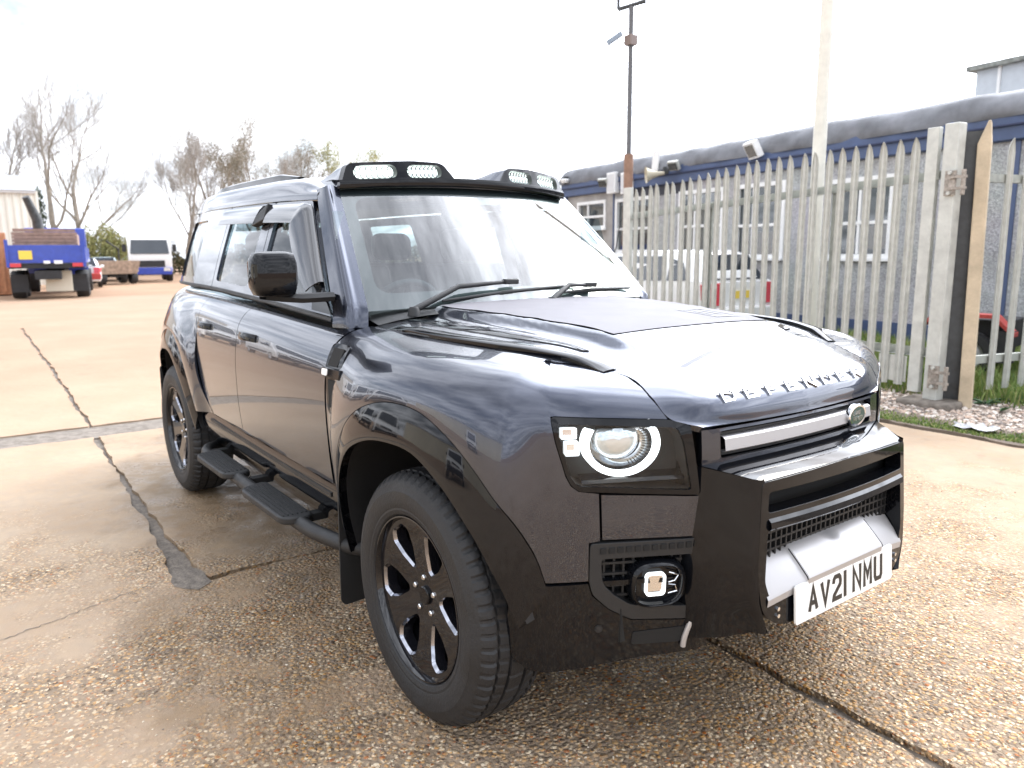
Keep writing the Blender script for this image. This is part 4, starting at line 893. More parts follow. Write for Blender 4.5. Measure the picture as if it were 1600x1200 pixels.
tag(hd_.build('hedge', leaf_mat('hedge_leaf', [(.09, .10, .05), (.13, .12, .07), (.06, .07, .04), (.16, .15, .09)]), smooth=0, recalc=False), 'scrubby hedge closing the far side of the yard', 'hedge', kind='stuff')
# ================================================================== the car (right side has y < 0, nose towards +x)
PAINT = mat('graphite_paint', (.042, .048, .068), rough=.24, metal=.9, spec=.3, coat=1, coat_rough=.004, coat_ior=1.5, rvar=.03, vscale=3)
MATTE = mat('matte_bonnet_film', (.165, .16, .175), rough=.6, metal=0, spec=.2, rvar=.05, vscale=5)
GLOSSB = mat('gloss_black', (.004, .0045, .006), rough=.05, spec=.32, rvar=.02)
PLAST = mat('black_plastic', (.012, .0125, .0135), rough=.55, bump=.15, bscale=400, rvar=.08)
RUBBER = mat('tyre_rubber', (.013, .0135, .015), rough=.62, var=.35, vscale=9, bump=.2, bscale=120, rvar=.1)
WHEELM = mat('satin_black_alloy', (.007, .007, .009), rough=.06, spec=.6, rvar=.03)
DARK = mat('underbody_black', (.006, .006, .006), rough=.85, var=.3)
CHROME = mat('chrome', (.75, .76, .78), rough=.12, metal=1, rvar=.03)
SATIN = mat('satin_silver', (.40, .39, .39), rough=.36, metal=.35, rvar=.06, vscale=8)
PLATE_W = mat('plate_white', (.80, .80, .78), rough=.35, rvar=.05)
PLATE_K = mat('plate_black', (.012, .012, .012), rough=.4)
LED = mat('white_led', (.9, .95, 1), rough=.3, emit=(.93, .98, 1.0), estr=1.6)
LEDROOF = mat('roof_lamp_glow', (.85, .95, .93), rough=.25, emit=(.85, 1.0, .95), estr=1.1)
LEDSOFT = mat('lamp_module_led', (.8, .85, .9), rough=.3, emit=(.93, .98, 1.0), estr=.55)
TRIM = mat('interior_trim', (.03, .032, .036), rough=.7, var=.2)
SEATM = mat('seat_leather', (.028, .03, .033), rough=.5, var=.15, bump=.1, bscale=80)
WS_GLASS = glass('windscreen_glass', (.70, .82, .81), faces=3.0); SIDE_GLASS = glass('side_window_glass', (.50, .58, .60)); LAMP_GLASS = glass('lamp_cover_glass', (.95, .97, .98), ior=1.38, faces=1)
EMBLEM = mat('emblem_green', (.015, .06, .05), rough=.3, coat=.5)

car = tag(empty('car', (0, 0, 0)), 'dark grey five-door off-road car with black wheels and lit headlamp in front of the gate', 'car')
def bodyrows(uw, off=0.0): return [[body(p[0], p[1], off) for p in r] for r in uw]
def both(fn):
    for s in (-1, 1): fn(s)
def put(mb, s, *a, **k):
    if s < 0: mb.mirror()
    return mb.build(*a, **k)
UX = u_of_x
def band(inner, outer, n, nv, f):
    """strip between two open 2-D polylines through surface f"""
    return [[f(p) for p in r] for r in coons(inner, outer, [inner[0], outer[0]], [inner[-1], outer[-1]], n, nv)]
# --- arch outlines in (x, w) about the axle
A_OUT = catmull([(-.545, .44), (-.53, .60), (-.49, .76), (-.41, .885), (-.28, .975), (-.09, 1.027), (.12, 1.023), (.30, .944), (.417, .821), (.478, .695), (.507, .575)], 5)
A_INN = catmull([(-.485, .40), (-.475, .55), (-.435, .70), (-.345, .82), (-.21, .885), (-.06, .912), (.10, .908), (.235, .845), (.35, .738), (.42, .615), (.455, .48)], 5)
def to_u(pts, ax=0.0): return [(UX(p[0] + ax), p[1]) for p in pts]
def haunch(u, w, ax):
    """how far the skin swells out towards the wheel arch"""
    x = plan(u)[0] - ax; d2 = 9
    for a, b in zip(A_OUT, A_OUT[1:]):
        ex, ew = b[0] - a[0], b[1] - a[1]; k = min(1, max(0, ((x - a[0]) * ex + (w - a[1]) * ew) / (ex * ex + ew * ew)))
        d2 = min(d2, (x - a[0] - k * ex) ** 2 + (w - a[1] - k * ew) ** 2)
    t = min(1, math.sqrt(d2) / .28); e = (x + .645) / .12 if ax == 0 else (.72 - x) / .2; e = min(1, max(0, e))
    f = min(1, max(0, (u - .885) / .13)) if ax == 0 else 1
    return .044 * (1 - t * t * (3 - 2 * t)) * e * e * (3 - 2 * e) * f * f * (3 - 2 * f)
def swollen(g, ax):
    out = []
    for r in g:
        row = []
        for u, w in r:
            x, y, z = body(u, w); _, _, nx, ny = plan(u); k = haunch(u, w, ax); row.append((x + nx * k, y + ny * k, z))
        out.append(row)
    return out
TOPW = lambda u: shoulder(u)[0] + .245
BON_SHUT = [(UX(-.64), 1.325), (UX(-.45), 1.322), (UX(-.2), 1.318), (UX(0), 1.320), (UX(.15), 1.324), (1.15, 1.328), (1.0, 1.325), (.86, 1.315), (.752, 1.290), (.675, 1.262), (.625, 1.212), (.602, 1.153), (.591, 1.110), (.568, 1.066), (.551, 1.040)]
HL_OUT = [(.551, 1.038), (.877, 1.059), (.864, .995), (.835, .899), (.821, .873), (.800, .857), (.631, .841), (.459, .827), (.492, 1.022)]
# front wing ---------------------------------------------------------------------------------------
def wing(s):
    A = to_u([p for p in A_OUT if p[0] < 0 or p[1] > .61] + [(.5025, .597)])   # from rear bottom round to the bumper line
    iS = BON_SHUT.index((.86, 1.315))
    O = [(UX(-.645), .44), (UX(-.645), .80), (UX(-.645), 1.08), (UX(-.645), 1.325)] + BON_SHUT[1:iS + 1] + [(.877, 1.059), (.864, .995), (.835, .899), (.821, .873), (.800, .857), (.744, .848), (.738, .714), (.770, .712), (.769, .597)]
    g = coons(A, O, [A[0], O[0]], [A[-1], O[-1]], 150, 34)
    seam = lambda p: abs(p[0] - (.877 - .017 * (p[1] - 1.059) / .256)) < .004 and 1.055 < p[1] < 1.32
    def keep(g_):
        h_ = shrink(g_, .0025)
        for r_, q_ in zip(h_, g_):
            for j_ in range(len(r_)):
                if seam(q_[j_]) and (r_ is h_[-1] or j_ in (0, len(r_) - 1)): r_[j_] = q_[j_]
        return h_
    g1 = keep(g); mb = panel(MB(), swollen(g1, 0), skip=lambda i, j: seam(g[i][j]))
    # strip of wing above the headlamp
    g = coons([(.877, 1.059), (.551, 1.038)], BON_SHUT[iS:iS + 4], [(.877, 1.059), (.86, 1.315)], [(.551, 1.038)] + BON_SHUT[:iS + 2:-1][1:], 30, 16)
    g2 = g; g1 = keep(g); panel(mb, swollen(g1, 0), skip=lambda i, j: seam(g2[i][j]))
    w = put(mb, s, 'front_wing', PAINT, car, smooth=50, weld=.0012)
    # gloss arch trim
    def trim(p):
        t = p[2]; q = body(UX(p[0]), p[1]); f = min(1, max(0, (UX(p[0]) - .885) / .13)); f = f * f * (3 - 2 * f); bul = (.041 * f + .003) + .024 * min(1, t * 1.12) ** .85
        x, y, nx, ny = plan(UX(p[0])); return (q[0] + nx * bul, q[1] + ny * bul, q[2])
    rows = [[trim((a[0] + (b[0] - a[0]) * k / 7, a[1] + (b[1] - a[1]) * k / 7, k / 7)) for a, b in zip(A_OUT, A_INN)] for k in range(8)]
    lip = [[(x, y - .02 * j, z + (.004 * j)) for x, y, z in rows[-1]] for j in (.4, 1.5, 5, 9)]
    put(MB().grid(rows + lip[:2]), s, 'wheel_arch_trim', GLOSSB, w, smooth=60)
    put(MB().grid([rows[-1]] + lip + [[(x, y - .35, z) for x, y, z in rows[-1]]]), s, 'wheel_arch_liner', PLAST, w, smooth=60)
    # side vent panel
    vent = rounded([(UX(-.655), 1.165), (UX(-.515), 1.165), (UX(-.50), .93), (UX(-.508), .885), (UX(-.615), .905)], .02)
    mbv = filled([dense(vent, .03)], lambda p, h: body(p[0], p[1], .006 - .02 * h), thick=True)
    v = put(mbv, s, 'side_vent', GLOSSB, w, smooth=40)
    put(MB().prism([(UX(-.625), 1.078), (UX(-.545), 1.078), (UX(-.54), 1.145), (UX(-.625), 1.145)], lambda p: body(p[0], p[1], .005), lambda p: body(p[0], p[1], .009)), s, 'vent_slot', DARK, v)
    put(MB().prism([(UX(-.60), .93), (UX(-.535), .92), (UX(-.535), 1.03), (UX(-.61), 1.03)], lambda p: body(p[0], p[1], .005), lambda p: body(p[0], p[1], .009)), s, 'vent_slot', DARK, v)
    put(MB().prism([(UX(-.652), 1.036), (UX(-.50), 1.036), (UX(-.50), 1.072), (UX(-.652), 1.072)], lambda p: body(p[0], p[1], .006), lambda p: body(p[0], p[1], .017)), s, 'vent_bar', GLOSSB, v, bevel=.004)
    put(MB().prism(rrect(UX(-.60), UX(-.648), 1.042, 1.066, .008)[::-1], lambda p: body(p[0], p[1], .017), lambda p: body(p[0], p[1], .0195)), s, 'marker_badge', PLATE_W, v)
both(wing)
# doors ---------------------------------------------------------------------------------------------
def belt_w(x):
    ws, Rr, e = shoulder(UX(x)); return ws + .20
def doors(s):
    f0, f1, r1 = -.655, -1.735, -2.47
    def edge(x0, x1): return [(UX(x0 + (x1 - x0) * k / 12), belt_w(x0 + (x1 - x0) * k / 12)) for k in range(13)]
    g = coons([(UX(f0 - .01), .60), (UX(-1.76), .625)], edge(f0, f1), [(UX(f0 - .012), .60), (UX(f0), .80), (UX(f0), belt_w(f0))], [(UX(-1.76), .625), (UX(f1), .9), (UX(f1), belt_w(f1))], 40, 40)
    fd = put(panel(MB(), bodyrows(shrink(g, .003))), s, 'front_door', PAINT, car, smooth=50)
    g = coons([(UX(-1.76), .625), (UX(-2.31), .615)], edge(f1, r1), [(UX(-1.76), .625), (UX(f1), .9), (UX(f1), belt_w(f1))],
              catmull([(UX(-2.31), .615), (UX(-2.40), .73), (UX(-2.46), .88), (UX(r1), 1.05), (UX(r1), belt_w(r1))], 6), 34, 40)
    rd = put(panel(MB(), bodyrows(shrink(g, .003))), s, 'rear_door', PAINT, car, smooth=50)
    for d, xx in ((fd, -1.56), (rd, -2.30)):
        h = MB(); cup = []
        for k in range(11):
            a = k / 10; x = xx - .105 + .21 * a; o = .028 * math.sin(math.pi * min(1, max(0, a))) ** .5 + .004
            u = UX(x); cup.append([body(u, 1.105 + dz, o * f) for dz, f in ((-.018, .3), (-.016, 1), (.0, 1.12), (.016, 1), (.018, .3))])
        h.grid(cup); put(h, s, 'door_handle', GLOSSB, d, smooth=60)
    # quarter panel
    A = to_u(A_OUT[::-1], -3.022)                       # front to rear
    A = [(UX(p[0] - 3.022), p[1]) for p in A_OUT if p[1] > .58][::-1]
    O = catmull([(UX(-2.31), .615), (UX(-2.40), .73), (UX(-2.46), .88), (UX(r1), 1.05), (UX(r1), belt_w(r1))], 4)
    O += [(UX(r1 + (-3.55 - r1) * k / 8), belt_w(r1) + .004) for k in range(1, 9)] + [(UX(-3.62), belt_w(-3.6)), (u_rear, belt_w(-3.7)), (u_rear, .60)]
    g = coons(A, O, [A[0], O[0]], [A[-1], O[-1]], 110, 26)
    q = put(panel(MB(), swollen(shrink(g, .0025), -3.022)), s, 'rear_quarter_panel', PAINT, car, smooth=50)
    def trim(p):
        x_ = p[0] - 3.022; t = p[2]; b_ = body(UX(x_), p[1]); bul = .041 + .024 * min(1, t * 1.12) ** .85
        x, y, nx, ny = plan(UX(x_)); return (b_[0] + nx * bul, b_[1] + ny * bul, b_[2])
    rows = [[trim((a[0] + (b[0] - a[0]) * k / 7, a[1] + (b[1] - a[1]) * k / 7, k / 7)) for a, b in zip(A_OUT, A_INN)] for k in range(8)]
    lip = [[(x, y - .02 * j, z + (.004 * j)) for x, y, z in rows[-1]] for j in (.4, 1.5, 5, 9)]
    put(MB().grid(rows + lip[:2]), s, 'wheel_arch_trim', GLOSSB, q, smooth=60)
    put(MB().grid([rows[-1]] + lip + [[(x, y - .35, z) for x, y, z in rows[-1]]]), s, 'wheel_arch_liner', PLAST, q, smooth=60)
    # sill
    sp = [(.66, .005), (.61, .012), (.56, .010), (.50, -.012), (.44, -.05), (.40, -.12)]
    rows = [[body(UX(-.53 + (-2.50 + .53) * k / 30), z, 0)[:1] + (body(UX(-.53 + (-2.50 + .53) * k / 30), .62)[1] + o - (.012 if z > .63 else 0),) + (z - .03,) for k in range(31)] for z, o in sp]
    put(MB().grid(rows), s, 'sill', GLOSSB, car, smooth=60)
    put(MB().prism([(-.66, .565), (-2.30, .575), (-2.30, .592), (-.66, .582)], lambda p: (p[0], body(UX(p[0]), .6)[1] + .008, p[1]), lambda p: (p[0], body(UX(p[0]), .6)[1] + .02, p[1])), s, 'sill_strip', PLAST, car)
u_rear = _PS[-1] - .62
both(doors)
# dark inner shell so that the shut lines read black
sh = MB()
for s in (-1, 1):
    m = MB().grid([[body(UX(-.55 - 2.0 * k / 20), w, -.035) for k in range(21)] for w in (.45, .6, .8, 1.0, 1.1, 1.2, 1.28)])
    m.grid([[body(UX(.45 - 1.1 * k / 14), w, -.03) for k in range(15)] for w in (1.0, 1.1, 1.18, 1.25, 1.32, 1.42)])
    m.grid([[body(UX(-2.4 - 1.2 * k / 14), w, -.035) for k in range(15)] for w in (1.0, 1.1, 1.2, 1.27)])
    if s < 0: m.mirror()
    sh.add(m.v, m.f)
sh.build('inner_shell', DARK, car, smooth=60)
fl = MB().box((-1.55, 0, .46), (4.3, 1.30, .10)); fl.box((-.02, 0, .70), (.9, 1.1, .5)); fl.box((-1.5, 0, .40), (1.9, 1.66, .06)); fl.box((-3.1, 0, .62), (1.3, 1.1, .35))
fl.build('underbody', DARK, car)
# bonnet -------------------------------------------------------------------------------------------------
EDGE = [body(*p) for p in BON_SHUT]                      # rear to front
BR = [((.729, 0, 1.008), (.724, .16, 1.009), (.715, .31, 1.011), (.700, .457, 1.014)),
      ((.716, 0, 1.052), (.712, .19, 1.052), (.698, .38, 1.05), EDGE[-1]),
      ((.678, 0, 1.092), (.674, .2, 1.092), (.656, .41, 1.092), EDGE[-3]),
      ((.560, 0, 1.142), (.556, .19, 1.142), (.543, .385, 1.138), EDGE[-5]),
      ((.42, 0, 1.186), (.42, .2, 1.184), (.42, .41, 1.174), body(.752, 1.290)),
      ((.31, 0, 1.204), (.31, .23, 1.202), (.31, .47, 1.192), body(.93, 1.321)),
      ((.17, 0, 1.222), (.17, .25, 1.220), (.17, .52, 1.210), EDGE[4]),
      ((-.2, 0, 1.246), (-.2, .26, 1.243), (-.2, .53, 1.234), EDGE[2]),
      ((-.63, 0, 1.264), (-.62, .26, 1.260), (-.60, .53, 1.246), (-.60, .772, EDGE[0][2]))]
def sm(a, b, x):
    t = min(1, max(0, (x - a) / (b - a))); return t * t * (3 - 2 * t)
def bonnet_lift(x, y):
    """the raised middle of the bonnet and its gutters"""
    y = abs(y); ye = .40 + .10 * sm(.4, -.6, x)
    f = sm(.43, .30, x)
    lift = .026 * f * sm(ye + .035, ye - .012, y)
    lift -= .010 * f * math.exp(-((y - ye - .075) / .05) ** 2)
    return lift
def bonnet_rows(nr, nc):
    cols = []
    cc = [catmull(list(r), nc // 3) for r in BR]          # each row dense across
    n = len(cc[0]); lines = [catmull([cc[r][j] for r in range(len(cc))], nr) for j in range(n)]
    half = [[lines[j][i] for j in range(n)] for i in range(len(lines[0]))]
    out = []
    for r in half:
        r = [(x, y, z + bonnet_lift(x, y)) for x, y, z in r]
        out.append([(x, -y, z) for x, y, z in r[:0:-1]] + r)
    return out
brows = bonnet_rows(10, 42)
def trimrows(rows, e):
    out = [list(r) for r in rows]
    for r in out:
        for a, b in ((0, 1), (-1, -2)):
            p, q = Vector(r[a]), Vector(r[b]); d = (q - p); r[a] = tuple(p + d.normalized() * min(e, d.length * .5))
    return out
bonnet = panel(MB(), trimrows(brows, .005), flange=.02).build('bonnet', PAINT, car, smooth=60)
def bonnet_pt(x, y, off=0):
    """point on the bonnet over (x, y)"""
    best = None
    for i in range(len(brows) - 1):
        a, b = brows[i][len(brows[0]) // 2], brows[i + 1][len(brows[0]) // 2]
    # search the grid
    bi = min(((p[0] - x) ** 2 + (p[1] - y) ** 2, i, j) for i, r in enumerate(brows) for j, p in enumerate(r))
    _, i, j = bi; i = min(max(i, 1), len(brows) - 2); j = min(max(j, 1), len(brows[0]) - 2)
    p = Vector(brows[i][j]); n = (Vector(brows[i + 1][j]) - Vector(brows[i - 1][j])).cross(Vector(brows[i][j + 1]) - Vector(brows[i][j - 1])).normalized()
    if n.z < 0: n = -n
    z = p.z - (n.x * (x - p.x) + n.y * (y - p.y)) / max(n.z, .05)
    return Vector((x, y, z)) + n * off, n
# matte film on the raised middle
fr = []
for i in range(25):
    x = .285 - (.285 + .60) * i / 24; ye = .385 + .10 * sm(.4, -.6, x); fr.append([tuple(bonnet_pt(x, ye * (k / 20 * 2 - 1), .0022)[0]) for k in range(21)])
MB().grid(fr).build('bonnet_film', MATTE, bonnet, smooth=60)
# numerals outline on the film (the model number decal), towards the far front corner
dm = MB()
for (x0, x1, y0, y1) in ((.20, .215, .20, .345), (.02, .035, .20, .345), (.035, .20, .20, .212), (.035, .20, .333, .345), (.07, .16, .235, .25), (.07, .16, .285, .30)):
    dm.grid([[tuple(bonnet_pt(x0 + (x1 - x0) * a, y0 + (y1 - y0) * b, .0042)[0]) for b in (0, .5, 1)] for a in (0, .5, 1)])
dm.build('film_outline', mat('grey_decal', (.20, .20, .21), rough=.4), bonnet)
def blade(s):
    # black raised strip along the bonnet edge + inner chequer plate
    pts = [(-.50, .735), (-.3, .732), (-.1, .722), (.1, .698), (.22, .668), (.32, .63), (.40, .59), (.455, .565)]
    cv = catmull(pts, 6); rows = []
    for k, (x, y) in enumerate(cv):
        t = k / (len(cv) - 1); h = .015 * sm(0, .12, t) * (1 - .75 * sm(.75, 1, t)); wd = .026
        rows.append([tuple(bonnet_pt(x, y + o, hh * h + .001)[0]) for o, hh in ((wd, 0), (wd * .95, .7), (wd * .6, 1), (-wd * .6, 1), (-wd * .95, .7), (-wd, 0))])
    put(MB().grid(rows), s, 'bonnet_blade', GLOSSB, bonnet, smooth=40)
    cv = catmull([(-.46, .60, .045), (-.25, .595, .050), (0, .575, .05), (.15, .55, .04), (.30, .52, .016)], 6)
    put(MB().grid([[tuple(bonnet_pt(x, y + hw * q, .0035 if abs(q) < .95 else 0)[0]) for q in (-1, -.9, 0, .9, 1)] for x, y, hw in cv]), s, 'bonnet_side_plate', GLOSSB, bonnet, smooth=30)
both(blade)
# raised name across the nose
def nose(a, b, c):
    """a across (viewer's left to right), b up, c out, on the bonnet's rolled front"""
    y = a; w = 1.084 + b
    x_, y_, z_ = 0, 0, 0
    bi = min(((p[1] - y) ** 2 + (p[2] - (1.072 + b * .55)) ** 2, i, j) for i, r in enumerate(brows[:34]) for j, p in enumerate(r))
    _, i, j = bi; i = max(i, 1); j = min(max(j, 1), len(brows[0]) - 2)
    p = Vector(brows[i][j]); n = (Vector(brows[i + 1][j]) - Vector(brows[i - 1][j])).cross(Vector(brows[i][j + 1]) - Vector(brows[i][j - 1])).normalized()
    if n.z < 0: n = -n
    return p, n
for k, ch in enumerate('DEFENDER'):
    y0 = -.355 + k * .0945; p, n = nose(y0 + .024, 0, 0)
    p = Vector((p.x, y0 + .024, p.z)); up = Vector((0, 1, 0)).cross(n).normalized() * -1
    if up.z < 0: up = -up
    rt = up.cross(n).normalized()
    if rt.y < 0: rt = -rt
    mb = glyph(MB(), ch, .052, .038, .0068, lambda a, b, c: p + rt * (a - .026) + up * (b - .004) + n * (c - .001), .006)
    mb.build('letter', CHROME, bonnet, smooth=0)
# windscreen, pillars, roof ----------------------------------------------------------------------------
def ws_pt(a, t):
    """a in -1..1 across, t in 0..1 bottom to top (glass incl. border)"""
    yb, yt = .752, .630
    x = -.695 + (-1.195 + .695) * t; y = (yb + (yt - yb) * t) * a; z = 1.262 + (1.768 - 1.262) * t
    bow = (1 - abs(a) ** 2.2) * .135; mid = math.sin(math.pi * t) * .012
    return (x + bow, y, z + bow * .14 + mid * .8)
NW = 28
MB().grid([[ws_pt(-1 + 2 * k / NW, j / 14) for k in range(NW + 1)] for j in range(15)]).build('windscreen', WS_GLASS, car, smooth=80)
def ws_in(a, t, off=.004):
    x, y, z = ws_pt(a, t); return (x - off * .7, y, z - off * .7)
ol = dense([(-1, 0), (1, 0), (1, 1), (-1, 1)], .06); hole = dense(rounded([(-.93, .115), (.93, .115), (.92, .90), (.16, .90), (.13, .83), (-.13, .83), (-.16, .90), (-.92, .90)], [.1, .1, .1, .03, .06, .06, .03, .1]), .05)
filled([ol, hole], lambda p, h: ws_in(p[0], p[1])).build('windscreen_border', mat('glass_frit', (.025, .025, .028), rough=.35), car, smooth=80)
cw = [[(-.685 + .125 * (1 - abs(a) ** 2.2) + .05 * j, .745 * a, 1.258 - .010 * j + .018 * (1 - a * a) - .03 * (abs(a) ** 6)) for a in [-1 + 2 * k / 24 for k in range(25)]] for j in (-1, 0, .5, 1, 1.4)]
MB().grid(cw).build('cowl_panel', PLAST, car, smooth=60)
def pillar(s):
    n = 20; rows = []
    for k in range(n + 1):
        t = k / n; gx, gy, gz = ws_pt(1, t); t2 = t
        bx = -.60 + (-1.165 + .60) * t                                  # outer front corner line
        hx = -.80 + (-1.285 + .80) * t; 
        q = house(hx, max(0, (gz - belt_z(hx)) / (drip_z(hx) - belt_z(hx))) if t > 0 else 0)
        q = (hx, q[1] + .004, gz - .005)
        mid = ((gx + hx) / 2 + .035, max(gy + .052 - .008 * t, (gy + q[1]) / 2 + .02), gz + .006)
        m1 = (gx - .012, gy + .026, gz + .012)
        rows.append(catmull([(gx + .002, gy - .004, gz + .002), m1, mid, q], 5))
    base = [[(x + .006, y + .006, 1.20 - .0 * i) for i, (x, y, z) in enumerate(rows[0])]]
    put(MB().grid(base + rows), s, 'a_pillar', PAINT, car, smooth=60)
both(pillar)
DR = lambda x: house(x, 1.0)
def roof_rows(n=30):
    out = []
    for k in range(n + 1):
        x = -1.19 - (3.72 - 1.19) * k / n; xx = min(x, -1.19); d = house(x, 1.0); yd, zd = d[1], d[2]
        f = sm(-1.15, -1.9, x); b = (1 - .35 * sm(-3.3, -3.75, x)) * (.60 + .40 * sm(-1.19, -1.6, x))
        pts = [(yd, zd), (yd - .006, zd + .03), (yd - .028, zd + (.062 + .018 * f) * b), (yd - .075, zd + (.083 + .028 * f) * b), (yd - .22, zd + (.098 + .03 * f) * b), (yd * .35, zd + (.112 + .032 * f) * b), (0, zd + (.116 + .034 * f) * b)]
        cv = catmull(pts, 5)
        fx = lambda y: (.138 * (1 - min(1, abs(y) / .635) ** 2.2) - .10 * max(0, abs(y) - .635) / .1) * (1 - sm(-1.19, -1.75, x))     # the front edge follows the windscreen bow
        row = [(x + fx(y), y, z) for y, z in cv]
        out.append([(a, -b_, c) for a, b_, c in row] + row[-2::-1])
    last = out[-1]
    for dx, dz in ((-.05, -.012), (-.085, -.04), (-.10, -.10)):
        out.append([(a + dx, b_ * (1 - .03), c + dz) for a, b_, c in last])
    return out
roof = panel(MB(), roof_rows(), flange=.01, centre=(-2, 0, 1.2)).build('roof', PAINT, car, smooth=60)
def rail(s):
    pts = [(-1.75 - 1.75 * k / 14) for k in range(15)]; rows = []
    for k, x in enumerate(pts):
        e = .024 * sm(0, 2.2, k) * sm(14, 11.8, k) + .004; d = house(x, 1.0); y = d[1] - .13; z = d[2] + .094 + .03 * sm(-1.15, -1.9, x) - .02 * sm(-3.2, -3.6, x)
        rows.append([(x, y - .016, z - .01), (x, y - .015, z + e * .8), (x, y - .006, z + e), (x, y + .008, z + e), (x, y + .017, z + e * .8), (x, y + .02, z - .01)])
    put(MB().grid(rows), s, 'roof_rail', GLOSSB, roof, smooth=40)
both(rail)
# upper doors, side glass, deflectors --------------------------------------------------------------------
HS = lambda p, o=0: house(p[0], p[1], o)
def upper(s):
    fd = [o for o in car.children if o.name.startswith('front_door')][0 if s < 0 else 1]; rd = [o for o in car.children if o.name.startswith('rear_door')][0 if s < 0 else 1]
    rq = [o for o in car.children if o.name.startswith('rear_quarter_panel')][0 if s < 0 else 1]
    specs = [(fd, 'window_frame', 'side_window', [(-.80, -.06), (-1.735, -.06), (-1.745, .985), (-1.29, .985)], [(-.985, .06), (-1.695, .06), (-1.695, .86), (-1.39, .86)]),
             (rd, 'window_frame', 'side_window', [(-1.742, -.06), (-2.475, -.06), (-2.475, .985), (-1.752, .985)], [(-1.86, .06), (-2.42, .06), (-2.42, .86), (-1.86, .86)]),
             (rq, 'rear_pillar', 'quarter_window', [(-2.482, -.06), (-3.62, -.06), (-3.62, .985), (-2.482, .985)], [(-2.93, .06), (-3.50, .06), (-3.48, .86), (-2.93, .86)])]
    for par, nf, nw, o, h in specs:
        ro = dense(rounded(o, .02), .05); rh = dense(rounded(h, .05), .04)
        put(filled([ro, rh], lambda p, q: HS(p, .002 - .014 * q), thick=True), s, nf, PAINT, par, smooth=45)
        (ax, ag), (bx, bg) = (max(p[0] for p in h) + .03, 0), (min(p[0] for p in h) - .03, 0)
        gx0, gx1 = max(p[0] for p in h) + .02, min(p[0] for p in h) - .02
        put(MB().grid([[HS((gx0 + (gx1 - gx0) * k / 10, .03 + .86 * j / 8), -.010) for k in range(11)] for j in range(9)]), s, nw, SIDE_GLASS, par, smooth=80)
        # rubber strip at the waist
        x0, x1 = max(p[0] for p in o), min(p[0] for p in o)
        put(MB().grid([[HS((x0 + (x1 - x0) * k / 10, g), of) for k in range(11)] for g, of in ((-.06, .002), (-.05, .008), (-.025, .008), (-.015, .002))]), s, 'waist_strip', CHROME if 0 else PLAST, par, smooth=30)
    # deflectors
    def defl(par, pts):
        """pts: (x_top, g_top, x_bot, g_bot) stations"""
        rows = []
        for xt, gt, xb, gb in pts:
            rows.append([HS((xt + (xb - xt) * k, gt + (gb - gt) * k), o) for k, o in ((0, .004), (.06, .018), (.3, .030), (.75, .040), (1, .042), (1.0, .036), (.7, .034), (.3, .024), (.06, .012))])
        m = MB().grid(rows, cu=True); n = len(rows[0]); m.f.append(tuple(range(n))); m.f.append(tuple(range(len(m.v) - n, len(m.v)))[::-1])
        put(m, s, 'wind_deflector', mat('smoked_acrylic', (.030, .030, .034), rough=.12, coat=1, coat_rough=.02), par, smooth=40)
    defl(rd, [(-2.50 + .62 * k / 12, .965, -2.50 + .62 * k / 12, .74) for k in range(13)])
    front = [(-1.735 + .36 * k / 8, .965, -1.735 + .36 * k / 8, .745) for k in range(9)]
    cor = [(-1.34, .965, -1.375, .745), (-1.30, .95, -1.37, .74), (-1.27, .92, -1.375, .72), (-1.24, .86, -1.36, .66), (-1.17, .71, -1.295, .53), (-1.10, .565, -1.22, .40), (-1.02, .40, -1.12, .25), (-.95, .26, -1.02, .14)]
    defl(fd, front + cor)
    put(MB().prism([(-1.745, .78), (-1.90, .71), (-1.885, .80), (-1.83, .88), (-1.745, .955)], lambda p: HS(p, .006), lambda p: HS(p, .040)), s, 'deflector_end', PLAST, rd, bevel=.004)
    # mirror sail
    put(MB().prism([(-.80, .0), (-.99, .0), (-1.06, .30), (-1.03, .33)], lambda p: HS(p, .002), lambda p: HS(p, .012)), s, 'mirror_sail', GLOSSB, fd)
both(upper)
